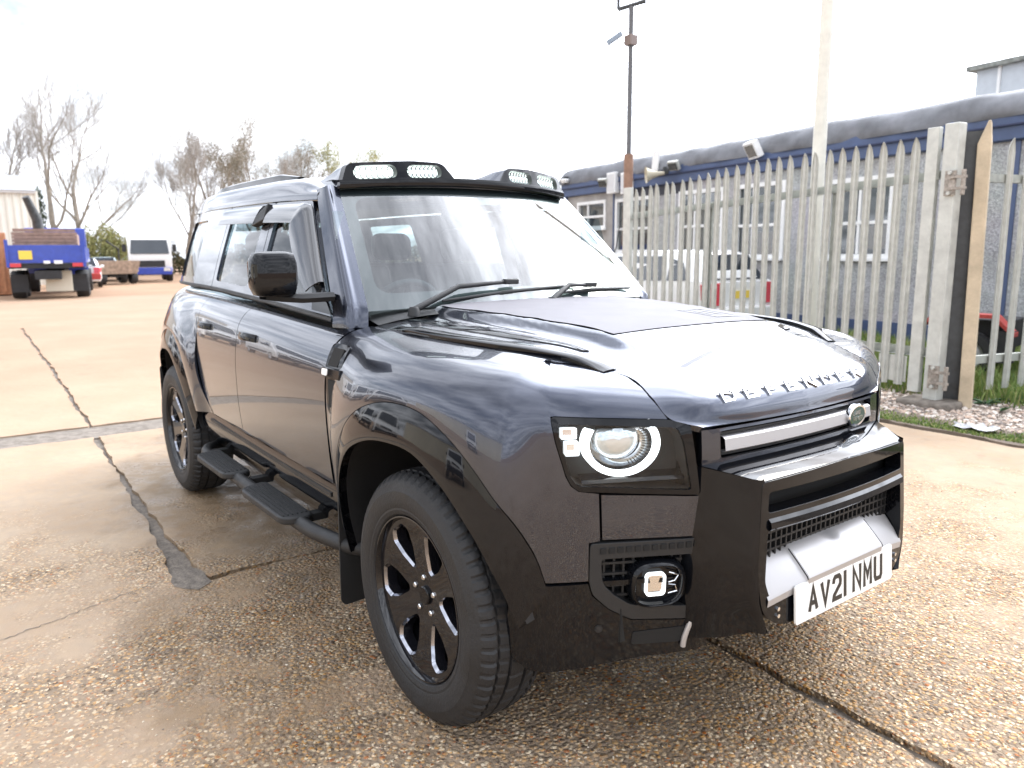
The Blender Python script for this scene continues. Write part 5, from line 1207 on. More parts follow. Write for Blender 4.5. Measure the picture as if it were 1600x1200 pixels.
# door mirrors: the right one stands out, the left one is folded in
def mirror(s):
    m = MB(); cx, cz = -.900, 1.408; rows = []
    for k in range(13):
        t = k / 12; y = .965 + .165 * t; e = ((1 - abs(2 * t - 1) ** 4) ** .5 * .25 + .75) if 0 < t < 1 else .62
        hx, hz = .070 * e * (1 - .12 * t), .088 * e * (1 - .05 * t)
        rows.append([(cx + .015 * (1 - t) + hx * math.copysign(abs(math.cos(a)) ** .5, math.cos(a)) * (1.0 if math.cos(a) > 0 else .5), y, cz + hz * math.copysign(abs(math.sin(a)) ** .5, math.sin(a))) for a in [2 * math.pi * q / 28 for q in range(28)]])
    m.grid(rows, cu=True); n = 28; m.f.append(tuple(range(n))); m.f.append(tuple(range(12 * n, 13 * n))[::-1])
    arm = MB().grid([[(x - dx, y, z + dz) for dx, dz in ((-.02, -.018), (-.032, .0), (-.02, .016), (.05, .016), (.06, 0), (.05, -.018))] for x, y, z in ((-.84, .83, 1.318), (-.85, .88, 1.316), (-.87, .95, 1.314), (-.90, 1.02, 1.320), (-.90, 1.08, 1.330))], cu=True)
    gl = MB().prism(rrect(.98, 1.115, 1.335, 1.475, .025), lambda p: (-.936, p[0], p[1]), lambda p: (-.942, p[0], p[1]))
    if s > 0:
        Mx = Matrix.Translation((-1.16, .895, 0)) @ Matrix.Rotation(R(75), 4, 'Z') @ Matrix.Translation((.90, -.965, 0))
        m.xf(Mx); gl.xf(Mx); arm = MB().box((-1.06, .865, 1.316), (.14, .07, .035))
    mir = put(m, s, 'door_mirror', GLOSSB, car, smooth=50)
    put(arm, s, 'mirror_arm', PLAST, mir, smooth=45); put(gl, s, 'mirror_glass', CHROME, mir)
both(mirror)
# --- nose panel with grille opening
def nosepanel():
    ol = dense([(-.452, .895), (.452, .895), (.455, 1.004), (-.455, 1.004)], .05); ho = dense(rounded([(-.388, .918), (.388, .918), (.392, .996), (-.392, .996)], .012), .05)
    f = lambda p, o: (lambda q: (q[0], math.copysign(q[1], p[0]) if p[0] else 0, q[2]))(body(u_of_y(abs(p[0])), p[1], o))
    n = filled([ol, ho], lambda p, h: f(p, -.002 - .03 * h), thick=True).build('nose_panel', PAINT, car, smooth=40)
    g = MB().grid([[f((-.39 + .78 * k / 20, w), -.055) for k in range(21)] for w in (.91, .95, 1.0)]); 
    gr = g.build('grille', DARK, car, smooth=60)
    slat = MB()
    for w0 in (.925, .985):
        slat.grid([[f((-.385 + .77 * k / 20, w0 + dw), of) for k in range(21)] for dw, of in ((-.006, -.05), (-.004, -.02), (.004, -.02), (.006, -.05))])
    slat.build('grille_slat', PLAST, gr, smooth=40)
    bar = MB().grid([[f((-.378 + .756 * k / 24, w), o) for k in range(25)] for w, o in ((.934, -.03), (.936, .001), (.940, .006), (.972, .002), (.978, -.006), (.979, -.03))])
    bar.build('grille_bar', SATIN, gr, smooth=30)
    # oval emblem
    ey, ew = .262, .958; c = Vector(f((ey, ew), .008)); a_, b_ = Vector(f((ey - .02, ew), .008)), Vector(f((ey + .02, ew), .008)); rt = (b_ - a_).normalized(); up = Vector((0, 0, 1)); nn = rt.cross(up).normalized()
    if nn.x < 0: nn = -nn
    def ovl(rx, rz, h): return [c + rt * (rx * math.cos(t)) + up * (rz * math.sin(t)) + nn * h for t in [2 * math.pi * k / 36 for k in range(36)]]
    m = MB().grid([ovl(.058, .036, -.01), ovl(.058, .036, .004), ovl(.055, .033, .007), ovl(.048, .028, .006)], cu=True); m.build('emblem_rim', CHROME, gr, smooth=30)
    m = MB(); v = ovl(.048, .028, .0055); m.add(v, [tuple(range(36))]); em = m.build('emblem', EMBLEM, gr, smooth=0)
    m = MB()
    for word, oy, ox in (('LAND', .002, -.034), ('ROVER', -.017, -.030)):
        for k, ch in enumerate(word):
            glyph(m, ch, .0105, .0145, .0030, lambda a, b, d, k=k, ox=ox, oy=oy: c + rt * (ox + k * .0132 + a) + up * (oy + b) + nn * (.0055 + d), .0012)
    m.build('emblem_lettering', CHROME, em, smooth=0)
nosepanel()
# --- headlamps
def headlamp(s):
    ol = dense(rounded(HL_OUT, [.004, .012, .02, .02, .012, .012, .02, .012, .012]), .03)
    IN = rounded([(.530, 1.017), (.862, 1.041), (.850, .986), (.824, .897), (.805, .872), (.632, .856), (.485, .842), (.512, .978)], .012); il = dense(IN, .03)
    fr_ = filled([ol, il], lambda p, h: body(p[0], p[1], .003 - .010 * h), thick=True)
    hl = put(fr_, s, 'headlamp', GLOSSB, car, smooth=40)
    n = len(il); back = filled([il], lambda p, h: body(p[0], p[1], -.075)); m = MB(); m.add(back.v, back.f)
    m.grid([[body(p[0], p[1], -.01) for p in il], [body(p[0], p[1], -.075) for p in il]], cu=True)
    put(m, s, 'lamp_bowl', DARK, hl, smooth=40)
    put(filled([il], lambda p, h: body(p[0], p[1], -.0005)), s, 'lamp_cover', LAMP_GLASS, hl, smooth=60)
    # ring light, cut by the top edge of the lamp
    cu, cw_, ru, rw = .682, .979, .107, .089
    ar = [R(a) for a in range(-212, 34, 5)]
    def rp(a, k, o):
        return body(cu - (ru * k) * math.cos(a), min(cw_ + rw * k * math.sin(a), 1.024), o)
    put(MB().grid([[rp(a, k, o) for a in ar] for k, o in ((1, -.05), (1, -.006), (.97, -.003), (.86, -.003), (.83, -.008), (.83, -.05))]), s, 'ring_light', LED, hl, smooth=40)
    # reflector dish and projector lens inside the ring
    dish = [[rp(R(a), k, o) for a in range(0, 361, 10)] for k, o in ((.82, -.016), (.78, -.03), (.72, -.042), (.60, -.048))]
    put(MB().grid(dish), s, 'reflector', CHROME, hl, smooth=60)
    rib = MB()
    for a in range(-70, 40, 7):
        rib.grid([[rp(R(a + d), k, o) for d in (0, 2.2)] for k, o in ((.80, -.018), (.62, -.034))])
    put(rib, s, 'reflector_rib', PLAST, hl)
    put(MB().grid([[body(cu + .012 + .062 * k * math.cos(R(a)), min(cw_ + .012 + .056 * k * math.sin(R(a)), 1.022), o) for a in range(0, 361, 15)] for k, o in ((1, -.048), (1, -.02), (.92, -.014), (.6, -.004), (.3, .0), (.01, .001))]), s, 'projector_lens', mat('lens_glass', (.55, .60, .62), rough=.06, metal=.6, coat=1), hl, smooth=60)
    # two square modules at the outer end
    for w0, w1 in ((.998, 1.029), (.953, .990)):
        ua, ub = (.806, .849) if w0 > .99 else (.799, .838)
        fr2 = filled([rrect(ua, ub, w0, w1, .004), rrect(ua + .004, ub - .004, w0 + .004, w1 - .004, .003)], lambda p, h: body(p[0], p[1], -.004 - .03 * h), thick=True)
        md = put(fr2, s, 'lamp_module', LEDSOFT, hl)
        put(MB().grid([[body(u, w, -.03) for u in (ua, ub)] for w in (w0, w1)]), s, 'module_lens', CHROME, md)
    # lower shelf inside
    put(MB().grid([[body(u, w, o) for u in [.50 + .29 * k / 14 for k in range(15)]] for w, o in ((.872, -.012), (.880, -.02), (.884, -.07))]), s, 'lamp_shelf', GLOSSB, hl, smooth=30)
both(headlamp)
# --- bumper
def bumper(s):
    g = coons([(.445, .705), (.736, .714)], [(.458, .824), (.631, .838), (.742, .846)], [(.445, .705), (.458, .824)], [(.736, .714), (.742, .846)], 20, 12)
    put(panel(MB(), bodyrows(shrink(g, .0025))), s, 'bumper_panel', PAINT, car, smooth=50)
    g = coons([(1.02, .42), (.99, .36), (.945, .333), (.89, .328), (.80, .336), (.612, .354), (.40, .36)], [(.985, .59), (.772, .593), (.761, .557), (.712, .511), (.646, .473), (.40, .452)], [(1.02, .42), (.985, .59)], [(.40, .36), (.40, .452)], 46, 14)
    b = put(panel(MB(), bodyrows(g, .004), flange=.03), s, 'lower_bumper', GLOSSB, car, smooth=50)
    # tuck under
    lo = [body(*p, .004) for p in resample([(1.02, .42), (.99, .36), (.945, .333), (.89, .328), (.80, .336), (.612, .354), (.40, .36)], 30)]
    put(MB().grid([lo, [(x - .10, y - .03, z - .005) for x, y, z in lo], [(x - .35, y * .8, z + .02) for x, y, z in lo]]), s, 'bumper_underside', PLAST, b, smooth=50)
    for u, w in ((.97, .535), (.739, .456)):
        p = Vector(body(u, w, .005)); q = Vector(body(u, w, .02)); nn = (q - p).normalized(); a_ = nn.cross(Vector((0, 0, 1))).normalized(); b_ = a_.cross(nn)
        put(MB().grid([[p + (a_ * math.cos(t) + b_ * math.sin(t)) * r + nn * h for t in [2 * math.pi * k / 20 for k in range(20)]] for r, h in ((.0115, -.002), (.0115, .0015), (.0095, .0015), (.009, .0), (.0085, .002), (.0001, .0025))], cu=True), s, 'parking_sensor', PLAST, b, smooth=30)
    put(filled([dense(rounded([(.643, .398), (.640, .436), (.47, .440), (.499, .393)], .008), .03)], lambda p, h: body(p[0], p[1], .0065 - .03 * h), thick=True), s, 'lower_vent', DARK, b)
    put(MB().tube([body(.47 + .02 * math.sin(t * 1.6), .455 - .075 * t, .012) for t in [k / 8 for k in range(9)]], .008, 8), s, 'tow_cover_trim', SATIN, b)
    # fog panel: recessed grille with a frame and a lamp pod
    OUT = [(.768, .708), (.40, .701), (.40, .455), (.646, .475), (.712, .513), (.759, .559), (.769, .597)]
    back = filled([dense(OUT, .04)], lambda p, h: body(p[0], p[1], -.05)); fp = put(back, s, 'fog_panel', DARK, car, smooth=60)
    put(filled([dense(rounded(OUT, .012), .03), dense(rounded([(.737, .662), (.425, .656), (.425, .495), (.648, .519), (.702, .556), (.731, .59)], .015), .03)], lambda p, h: body(p[0], p[1], .004 - .04 * h), thick=True), s, 'fog_frame', PLAST, fp, smooth=35, bevel=.003)
    bars = MB()
    for w in (.535, .565, .600, .632): 
        bars.grid([[body(.42 + .32 * k / 10, w + dw + .006 * k / 10, o) for k in range(11)] for dw, o in ((-.0035, -.045), (-.0035, -.02), (.0035, -.02), (.0035, -.045))])
    for k in range(12):
        u = .44 + .028 * k; bars.grid([[body(u + du, .49 + .175 * q / 4, o) for q in range(5)] for du, o in ((-.003, -.045), (-.003, -.023), (.003, -.023), (.003, -.045))])
    put(bars, s, 'fog_mesh', PLAST, fp, smooth=0)
    # slotted strip along the top
    st = MB()
    for k in range(13):
        u = .43 + .0245 * k; st.prism([(u, .678), (u + .016, .678), (u + .016, .694), (u, .694)], lambda p: body(p[0], p[1], .003), lambda p: body(p[0], p[1], .0075))
    put(st, s, 'slotted_strip', DARK, fp)
    put(MB().grid([[body(.43 + .30 * k / 12, .580 + .006 * k / 12 + dw, o) for k in range(13)] for dw, o in ((-.008, -.03), (-.007, -.004), (.007, -.004), (.008, -.03))]), s, 'fog_bar', GLOSSB, fp, smooth=40)
    cu, cw_ = .572, .576
    pod = [[body(cu + .078 * k * math.copysign(abs(math.cos(a)) ** .7, math.cos(a)), cw_ + .066 * k * math.copysign(abs(math.sin(a)) ** .7, math.sin(a)), o) for a in [2 * math.pi * q / 32 for q in range(32)]] for k, o in ((1.12, -.045), (1.06, -.005), (1.0, .012), (.9, .018), (.84, .012), (.8, -.01), (.01, -.012))]
    lamp = put(MB().grid(pod, cu=True), s, 'fog_lamp', GLOSSB, fp, smooth=50)
    sq = lambda u0, u1, w0, w1, r, t: [rrect(u0, u1, w0, w1, r), rrect(u0 + t, u1 - t, w0 + t, w1 - t, max(.002, r - t))]
    put(filled(sq(.549, .607, .540, .607, .013, .0055), lambda p, h: body(p[0], p[1], .004 - .012 * h), thick=True), s, 'fog_ring', mat('fog_led', (.9, .95, 1), rough=.3, emit=(.93, .98, 1.0), estr=.9), lamp)
    put(MB().grid([[body(u, w, -.004) for u in (.557, .599)] for w in (.55, .597)]), s, 'fog_lens', CHROME, lamp)
    x = MB()
    for pl in ([(.541, .608), (.512, .598), (.522, .582), (.541, .578)], [(.541, .545), (.514, .550), (.520, .568), (.541, .572)]):
        for a, b2 in zip(pl, pl[1:]): x.tube([body(*a, .002), body(*b2, .002)], .0022, 6)
    put(x, s, 'fog_accent', CHROME, lamp)
both(bumper)
# --- front guard
def gx(y, z): return .884 - .024 * (y / .385) ** 2 - .022 * (z - .46) / .41
GOUT = rounded([(-.372, .876), (0, .886), (.372, .876), (.392, .62), (.372, .505), (.30, .462), (0, .452), (-.30, .462), (-.372, .505), (-.392, .62)], [.012, .05, .012, .05, .05, .03, .05, .03, .05, .05])
H1 = rounded([(-.352, .790), (.352, .790), (.347, .846), (-.347, .846)], .012); H2 = rounded([(-.352, .742), (-.362, .60), (-.345, .553), (.345, .553), (.362, .60), (.352, .742)][::-1], .012)
guard = filled([dense(GOUT, .05), dense(H1, .05), dense(H2, .05)], lambda p, h: (gx(p[0], p[1]) - .05 * h, p[0], p[1]), thick=True).build('front_guard', GLOSSB, car, smooth=40, bevel=.006, bseg=3)
top = []
for k in range(25):
    a = -1 + 2 * k / 24; yb = .462 * a; yf = .374 * a; xf = gx(yf, .88) - .004; zf = .879 + .008 * (1 - a * a); xb = .690 + .03 * (1 - abs(a) ** 3)
    top.append([(xf + .003, yf, zf - .012), (xf - .002, yf, zf - .002), (xf - .012, yf * 1.005, zf + .002), (xf + (xb - xf) * .5, yf + (yb - yf) * .5, zf + .016), (xb, yb, .909 + .004 * (1 - a * a)), (xb - .004, yb, .893)])
MB().grid(top).build('guard_top', GLOSSB, guard, smooth=40)
def gside(s):
    rows = []
    for k in range(15):
        z = .884 - (.884 - .452) * k / 14; t = k / 14
        yf = (.374 + .020 * sm(.0, .6, t) - .03 * sm(.75, 1, t)); xf = gx(yf, z); yb = .466 + .012 * math.sin(t * 2.6); xb = .672 + .02 * t
        zb = .906 - (.906 - .405) * t
        rows.append([(xf - .010, yf - .016, z), (xf + .001, yf - .008, z), (xf - .004, yf + .003, z), (xf - .016, yf + .010, z + .0005), (xf - .03, yf + .017, z + .001), (xf - .5 * (xf - xb), (yf + yb) / 2 + .004, (z + zb) / 2), (xb, yb, zb), (xb - .05, yb, zb)])
    rows.append([(x - .02, y - .03, z - .006) for x, y, z in rows[-1]])
    put(MB().grid(rows), s, 'guard_side', GLOSSB, guard, smooth=40)
    for zz, xx in ((.535, .0), (.555, .0)):
        p = Vector((gx(.30, zz), .315, zz - .04)); put(MB().tube([p, p + Vector((.006, 0, 0))], .006, 8), s, 'guard_bolt', CHROME, guard)
both(gside)
cb = MB().grid([[(gx(y, z) + o, y, z) for y in [-.35 + .70 * k / 20 for k in range(21)]] for z, o in ((.741, -.03), (.742, .004), (.748, .010), (.765, .008), (.786, -.012), (.790, -.045))])
cb.build('cross_bar', GLOSSB, guard, smooth=35)
mesh = MB()
for z in [.63 + .026 * k for k in range(5)]: mesh.box((.800, 0, z), (.012, .72, .006))
for k in range(29): mesh.box((.8005, -.35 + .025 * k, .685), (.012, .006, .12))
mesh.build('guard_mesh', PLAST, guard, smooth=0)
MB().box((.765, 0, .72), (.02, .76, .32)).build('guard_back', DARK, guard)
sk = [[(.800 + o, y, .672 + dz), ][0] for y in (0,) for o, dz in ((0, 0),)]
SKROWS = [[(.795, .648), (.812, .640), (.846, .608), (.876, .578), (.880, .570), (.878, .550)]]
rows = []
for k in range(29):
    y = [-.356, -.33, -.3, -.27, -.24, -.22, -.2065, -.2055, -.1965, -.19, -.15, -.1, -.05, 0, 0, .05, .1, .15, .19, .1965, .2055, .2065, .22, .24, .27, .3, .33, .356, .356][k]; b_ = .007 * sm(.206, .196, abs(y)); d_ = -.022 * max(0, abs(y) - .2) / .15
    rows.append([(x + b_ * .6 - .016 * max(0, abs(y) - .2) / .15, y, z + b_ + d_ * (x - .79) / .09) for x, z in SKROWS[0]])
MB().grid(rows).build('skid_plate', SATIN, guard, smooth=28)
for s in (-1, 1): MB().tube([(x + .0035, s * .201, z + .004) for x, z in SKROWS[0][1:5]], .0016, 6).build('skid_seam', DARK, guard)
# --- number plate
PX, PZ = .890, .457
npl = MB().prism(rrect(-.26, .26, PZ, PZ + .111, .008), lambda p: (PX - .006 - .008 * (p[1] - PZ) / .11, p[0], p[1]), lambda p: (PX - .008 * (p[1] - PZ) / .11, p[0], p[1])).build('number_plate', PLATE_W, car, smooth=0)
cw0 = .050; xx = -.225; seq = 'AV21 NMU'; tot = 0
xs_ = []; cur = 0
for ch in seq:
    if ch == ' ': cur += .033 - .011; continue
    w_ = .014 if ch == '1' else .050; xs_.append((ch, cur, w_)); cur += w_ + .011
off0 = -(cur - .011) / 2
for ch, c0, w_ in xs_:
    m = MB(); 
    if ch == '1': m.prism([(0, 0), (.014, 0), (.014, .079), (0, .079)], lambda p: (PX - .008 * (p[1] + .016) / .11 + .0002, off0 + c0 + p[0], PZ + .016 + p[1]), lambda p: (PX - .008 * (p[1] + .016) / .11 + .0012, off0 + c0 + p[0], PZ + .016 + p[1]))
    else: glyph(m, ch, w_, .079, .0135, lambda a, b, c: (PX - .008 * (b + .016) / .11 + .0002 + c, off0 + c0 + a, PZ + .016 + b), .001)
    m.build('character', PLATE_K, npl, smooth=0)
# --- wheels
def make_wheel():
    w = empty('wheel')
    mp = lambda r, a, h: (r * math.cos(a), -h, r * math.sin(a))
    NS = 360; prof = [(.255, .100), (.266, .110), (.272, .119), (.285, .124), (.292, .1235), (.296, .1255), (.318, .1285), (.340, .129), (.346, .1285), (.349, .1265), (.366, .122), (.380, .114), (.390, .105), (.398, .095),
            (.4025, .084), (.4035, .077), (.3960, .075), (.3960, .069), (.4050, .067), (.4062, .036), (.3975, .034), (.3975, .026), (.4064, .024), (.4066, 0)]
    prof = prof + [(r, -h) for r, h in prof[-2::-1]]
    rows = []
    for i, (r, h) in enumerate(prof):
        row = []
        for k in range(NS):
            rr = r; ph = k % 6
            if .378 < r and abs(h) > .078:                       # shoulder blocks
                if ph < 2: rr -= .006 if r > .385 else .002
            elif r > .402 and abs(h) > .05 and ph < 2: rr -= .006
            elif r > .402 and abs(h) < .036 and k % 8 == 0: rr -= .004
            row.append(mp(rr, 2 * math.pi * (k + (1.4 * (abs(h) - .05) * 20 if abs(h) < .08 else 0)) / NS, h))
        rows.append(row)
    MB().grid(rows, cu=True).build('tyre', RUBBER, w, smooth=24)
    rim = MB().lathe([(.262, .100), (.2655, .112), (.264, .1165), (.260, .117), (.256, .110), (.252, .098), (.245, .06), (.238, -.02), (.236, -.10)], 72, mp)
    dep = lambda r: .068 + .030 * min(1, r / .25) ** 1.3
    face = MB()
    for k in range(6):
        a0 = 2 * math.pi * k / 6 + R(12)
        er = Vector((math.cos(a0), math.sin(a0))); et = Vector((-er.y, er.x))
        arc = lambda r, n, s0, s1: [(r * math.cos(R(s0 + (s1 - s0) * q / n)), r * math.sin(R(s0 + (s1 - s0) * q / n))) for q in range(n + 1)]
        ol = arc(.030, 3, -30, 30) + arc(.254, 10, 30, -30)
        ho = rounded([(.094, -.010), (.094, .010), (.150, .043), (.205, .060), (.236, .040), (.239, 0), (.236, -.040), (.205, -.060), (.150, -.043)], .008, 2)
        def mp2(p, h):
            q = er * p[0] + et * p[1]; r = q.length
            return (q.x, -(dep(r) - .0 - .042 * h), q.y)
        ff = filled([ol, ho], lambda p, h: mp2(p, 0)); face.add(ff.v, ff.f)
        ins = [((p[0] - .165) * .86 + .165, p[1] * .76) for p in ho]
        ch = [((p[0] - .165) * .93 + .165, p[1] * .86) for p in ho]; face.grid([[mp2(p, .22) for p in ch], [mp2(p, 1) for p in ins]], cu=True)
        MB().grid([[mp2(p, 0) for p in ho], [mp2(p, .22) for p in ch]], cu=True).build('spoke_bevel', mat('dark_chrome_bevel', (.34, .35, .39), rough=.10, metal=1), w, smooth=20)
    rim.add(face.v, face.f)
    rm = rim.build('rim', WHEELM, w, smooth=30, weld=.0004)
    MB().lathe([(.0, .079), (.026, .079), (.030, .076), (.032, .064)], 32, mp).build('centre_cap', GLOSSB, rm, smooth=30)
    nut = None
    for k in range(5):
        a = 2 * math.pi * k / 5 + .5; c = (.060 * math.cos(a), .060 * math.sin(a))
        m = MB().lathe([(.0, .080), (.007, .080), (.0095, .077), (.0098, .066)], 12, lambda r, t, h: (c[0] + r * math.cos(t), -h, c[1] + r * math.sin(t)))
        m.build('wheel_nut', CHROME, rm, smooth=30)
        MB().lathe([(.0135, .071), (.0145, .0735), (.016, .0715)], 14, lambda r, t, h: (c[0] + r * math.cos(t), -h, c[1] + r * math.sin(t))).build('nut_seat', DARK, rm)
    MB().lathe([(.0, .03), (.08, .03), (.085, .02), (.18, .02), (.185, .0)], 40, mp).build('brake_disc', mat('brake_iron', (.10, .095, .09), rough=.45, metal=.8, var=.3), w, smooth=40)
    MB().lathe([(.236, -.10), (.1, -.11), (.0, -.11)], 40, mp).build('wheel_back', DARK, w)
    return w
wheel = make_wheel(); wheel.parent = car
for k, (x, s) in enumerate(((0, -1), (-3.022, -1), (0, 1), (-3.022, 1))):
    w = wheel if k == 0 else copy_tree(wheel, car)
    w.location = (x, s * .852, .4045); w.rotation_euler = (0, R((8, 31, 20, 5)[k]), 0 if s < 0 else math.pi)
# --- mud flaps, side steps
def low(s):
    for xx, z0 in ((-.545, .17), (-3.57, .20)):
        yo = .972 if xx > -1 else .93
        put(MB().prism(rounded([(yo - .24, .74), (yo, .74), (yo + .004, z0 + .02), (yo - .01, z0), (yo - .23, z0 + .01)], .02), lambda p: (xx - .01 * (p[1] < .5), p[0], p[1]), lambda p: (xx + .008 - .01 * (p[1] < .5), p[0], p[1])), s, 'mud_flap', PLAST, car)
    tb = catmull([(-.44, .86, .40), (-.52, .93, .405), (-.66, .975, .41), (-.85, 1.0, .412), (-1.5, 1.005, .412), (-2.15, 1.0, .412), (-2.35, .96, .41), (-2.45, .88, .40)], 6)
    st = put(MB().tube(tb, .030, 14), s, 'side_step', PLAST, car, smooth=50)
    for x0, x1 in ((-1.44, -.84), (-2.19, -1.63)):
        pad = put(MB().prism(rounded([(x0, .945), (x1, .945), (x1 - .03, 1.075), (x0 + .05, 1.082)], .05), lambda p: (p[0], p[1], .412), lambda p: (p[0], p[1], .444)), s, 'step_pad', PLAST, st, bevel=.008, bseg=3)
        g = MB()
        for k in range(6): g.box(((x0 + x1) / 2 + .005, .962 + .019 * k, .4455), (abs(x1 - x0) - .12, .007, .004))
        put(g, s, 'tread_rib', RUBBER, pad)
    for xx in (-.9, -1.55, -2.2): put(MB().box((xx, .90, .42), (.05, .16, .03)), s, 'step_bracket', DARK, st)
both(low)
# --- roof light bar
def rooffront(y):
    """header line of the roof front"""
    return -1.19 + .138 * (1 - min(1, abs(y) / .635) ** 2.2)
lb_base = []
for k in range(31):
    y = -.635 + 1.27 * k / 30; x = rooffront(y); z = 1.776 + .022 * (1 - (abs(y) / .635) ** 2)
    lb_base.append([(x + .0, y, z - .016), (x + .03, y, z - .014), (x + .036, y, z + .004), (x + .03, y, z + .022), (x - .06, y, z + .030), (x - .12, y, z + .026)])
lbar = MB().grid(lb_base).build('light_bar', GLOSSB, car, smooth=50)
def pod(s):
    # fairing holding two lamps; (y, z) outline facing forward, tapering back onto the roof
    zb = lambda y: 1.776 + .022 * (1 - (abs(y) / .635) ** 2)
    ol = [(.630, 0), (.600, .080), (.585, .092), (.33, .096), (.20, .090), (.175, .080), (.118, .006)]
    ol = rounded([(p[0], p[1]) for p in ol] + [(.118, -.004), (.63, -.006)], .012)
    hs = [rrect(.395, .575, .022, .080, .027), rrect(.190, .350, .022, .078, .026)]
    f = lambda p, h: (rooffront(p[0]) + .032 - .25 * p[1] - .045 * h, p[0], zb(p[0]) + p[1])
    pd = put(filled([dense(ol, .03), dense(hs[0], .03), dense(hs[1], .03)], f, thick=True), s, 'lamp_pod', GLOSSB, lbar, smooth=35, bevel=.004)
    back = [[f(p, .2) for p in ol], [(f(p, 1)[0] - .06, p[0] * (.985), zb(p[0]) + p[1] * 1.02) for p in ol], [(f(p, 1)[0] - .30, p[0] * .96, zb(p[0]) + .028 + p[1] * .06) for p in ol]]
    put(MB().grid(back, cu=True), s, 'pod_fairing', PAINT, lbar, smooth=50)
    for h_ in hs:
        y0, y1 = min(p[0] for p in h_), max(p[0] for p in h_); sc = [((p[0] - (y0 + y1) / 2) * .98 + (y0 + y1) / 2, (p[1] - .05) * .98 + .05) for p in h_]
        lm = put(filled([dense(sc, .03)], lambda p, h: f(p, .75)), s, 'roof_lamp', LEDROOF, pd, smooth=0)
        cells = MB(); cx = (y0 + y1) / 2
        for k in range(7):
            yy = y0 + .022 + (y1 - y0 - .044) * k / 6
            for zz in (.036, .064): cells.grid([[f((yy + .0105 * q * math.cos(t), zz + .0125 * q * math.sin(t)), .7 - dd) for t in [2 * math.pi * m_ / 8 for m_ in range(8)]] for q, dd in ((1, .15), (.8, .25), (.5, 0))], cu=True)
        put(cells, s, 'led_cell', CHROME, lm, smooth=0)
both(pod)
# --- wipers
def wiper(piv, elbow, tip, b0, b1):
    w = MB().lathe([(.0, .035), (.016, .035), (.022, .025), (.026, 0)], 16, lambda r, a, h: (piv[0] + r * math.cos(a), piv[1] + r * math.sin(a), piv[2] + h)).build('wiper', PLAST, car, smooth=50)
    MB().tube([Vector(piv) + Vector((0, 0, .022)), elbow, tip], [.014, .011, .007], 8).build('wiper_arm', PLAST, w, smooth=50)
    m = MB().tube([b0, (Vector(b0) + Vector(b1)) / 2 + Vector((.006, 0, .006)), b1], [.005, .009, .005], 8); m.build('wiper_blade', PLAST, w, smooth=50)
    MB().box(tip, (.03, .07, .022)).build('blade_clip', PLAST, w, bevel=.005)
def wsp(a, t, o=.014): 
    p = ws_pt(a, t); return Vector((p[0] + o * .7, p[1], p[2] + o * .7))
wiper((-.600, -.60, 1.243), wsp(-.52, .09, .035), wsp(-.18, .115, .03), wsp(-.62, .02), wsp(.33, .09))
wiper((-.545, .05, 1.258), wsp(.22, .06, .04), wsp(.42, .07, .03), wsp(.12, .03), wsp(.88, .06))
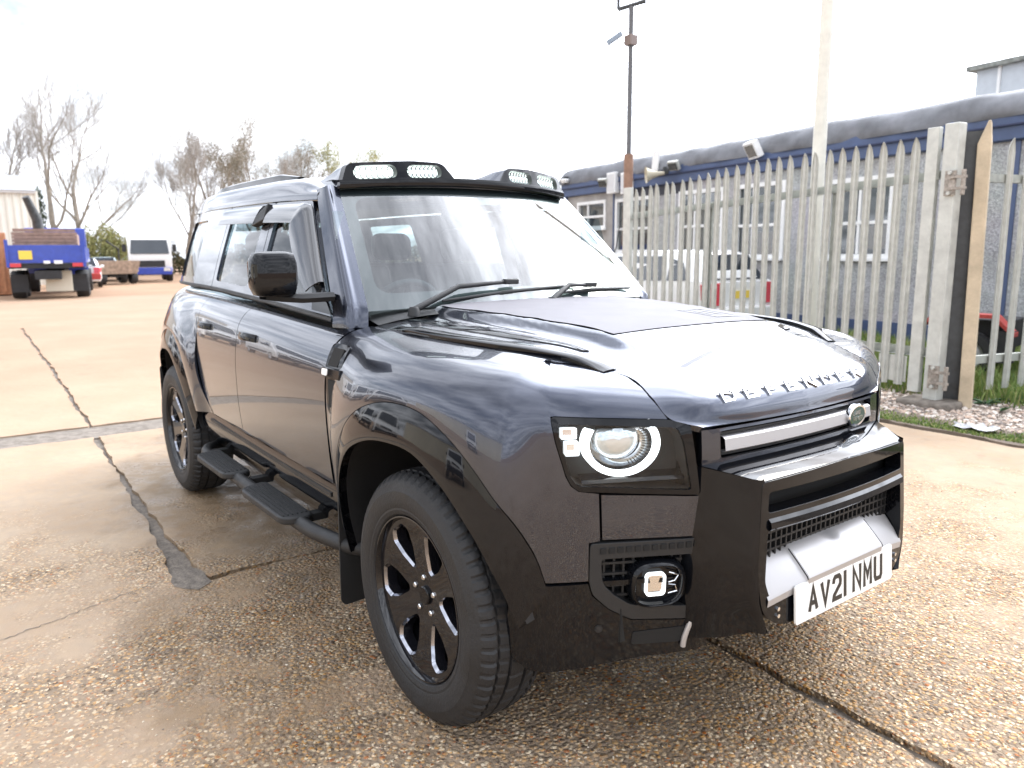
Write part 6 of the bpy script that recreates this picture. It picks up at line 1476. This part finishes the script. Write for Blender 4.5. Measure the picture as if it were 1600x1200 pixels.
# --- interior
def interior():
    MB().box((-2.2, 0, .50), (2.9, 1.6, .04)).build('cabin_floor', DARK, car)
    d = [[(-.70, y, 1.235), (-.80, y, 1.265), (-.98, y, 1.24), (-1.04, y, 1.20), (-1.02, y, 1.05), (-.92, y, .9)] for y in [-.74 + 1.48 * k / 8 for k in range(9)]]
    MB().grid(d).build('dashboard', TRIM, car, smooth=60)
    MB().prism(rounded([(-.62, 1.24), (-.2, 1.24), (-.24, 1.31), (-.58, 1.31)], .03), lambda p: (-.95, p[0], p[1]), lambda p: (-1.03, p[0], p[1])).build('instrument_hood', TRIM, car)
    c = Vector((-1.10, -.385, 1.195)); ax = Vector((-.88, 0, .47)).normalized(); a_ = Vector((0, 1, 0)); b_ = ax.cross(a_).normalized()
    sw = MB().tube([c + a_ * (.185 * math.cos(t)) + b_ * (.185 * math.sin(t)) for t in [2 * math.pi * k / 36 for k in range(36)]], .016, 8, closed=True).build('steering_wheel', TRIM, car, smooth=60)
    m = MB(); 
    for t in (0, math.pi, -math.pi / 2): m.tube([c, c + a_ * (.18 * math.cos(t)) + b_ * (.18 * math.sin(t))], .018, 6)
    m.build('steering_spoke', TRIM, sw)
    MB().tube([c - ax * .0, c - ax * .3], .05, 10).build('steering_column', TRIM, sw)
    def seat(x, y, w, name):
        o = [(x + .28, .82), (x + .30, .90), (x + .05, .93), (x - .08, 1.02), (x - .20, 1.42), (x - .26, 1.43), (x - .24, 1.0), (x - .15, .80)]
        st = MB().prism(rounded(o, .05), lambda p: (p[0], y - w / 2, p[1]), lambda p: (p[0], y + w / 2, p[1])).build(name, SEATM, car, smooth=40, bevel=.03, bseg=4)
        return st
    def head(st, x, y):
        MB().prism(rrect(y - .135, y + .135, 1.44, 1.62, .06), lambda p: (x - .20 - (p[1] - 1.44) * .12, p[0], p[1]), lambda p: (x - .30 - (p[1] - 1.44) * .12, p[0], p[1])).build('headrest', SEATM, st, smooth=40, bevel=.025, bseg=3)
    for y in (-.385, .385):
        st = seat(-1.50, y, .52, 'front_seat'); head(st, -1.50, y)
    st = seat(-2.45, 0, 1.30, 'rear_bench')
    for y in (-.42, 0, .42): head(st, -2.45, y)
    MB().prism(rrect(-.12, .12, 1.655, 1.72, .02), lambda p: (-1.17, p[0], p[1] - .02), lambda p: (-1.14, p[0], p[1] - .02)).build('rear_view_mirror', PLAST, car)
    MB().grid([[(x, y, 1.70 - .03 * (y / .6) ** 2 + .09 * sm(-1.2, -2, x)) for y in [-.64 + 1.28 * k / 8 for k in range(9)]] for x in (-1.2, -1.6, -2.2, -3.0, -3.6)]).build('headlining', mat('headlining_cloth', (.32, .32, .31), rough=.9), car, smooth=60)
    for s in (-1, 1):
        put(MB().grid([[HS((x, g), -.05) for x in (-1.73, -1.80, -1.87)] for g in (-.1, .4, .95)]), s, 'inner_pillar', TRIM, car)
        put(MB().grid([[HS((x, g), -.07) for x in (-.8, -1.5, -2.4, -3.5)] for g in (-.7, -.3, 0.0)]), s, 'door_card', TRIM, car)
interior()
# --- tail
def tail():
    f = lambda y, w, o=0: (lambda q: (q[0], math.copysign(q[1], y) if y else 0.0, q[2]))(body(_PS[-1] - abs(y), w, o))
    tg = MB().grid([[f(-.615 + 1.23 * k / 24, w) for k in range(25)] for w in [.60 + .72 * j / 16 for j in range(17)]]).build('tailgate', PAINT, car, smooth=60)
    MB().grid([[(-3.80 + .10 * (z - 1.30) / .5, y * (1 - .22 * (z - 1.3) / .45), z) for y in [-.66 + 1.32 * k / 12 for k in range(13)]] for z in (1.30, 1.42, 1.56, 1.74)]).build('rear_window', SIDE_GLASS, tg, smooth=60)
    MB().grid([[f(-.60 + 1.2 * k / 20, w, .02) for k in range(21)] for w in (.42, .50, .58, .61)]).build('rear_bumper', PLAST, car, smooth=60)
    for s in (-1, 1):
        for zz in (.98, 1.10): put(MB().grid([[body(u_rear + .05 + du, zz + dw, .008) for du in (0, .04, .08)] for dw in (0, .04, .08)]), s, 'tail_lamp', mat('red_lens', (.35, .01, .012), rough=.15, coat=1), car)
        put(MB().grid([[body(u_rear - .01 + du, w, .003) for du in (0, .05, .12)] for w in (.45, .52, .6)]), s, 'rear_bumper_corner', PLAST, car)
    sp = copy_tree(wheel, car); sp.location = (-3.98, -.06, 1.0); sp.rotation_euler = (0, 0, -math.pi / 2)
tail()
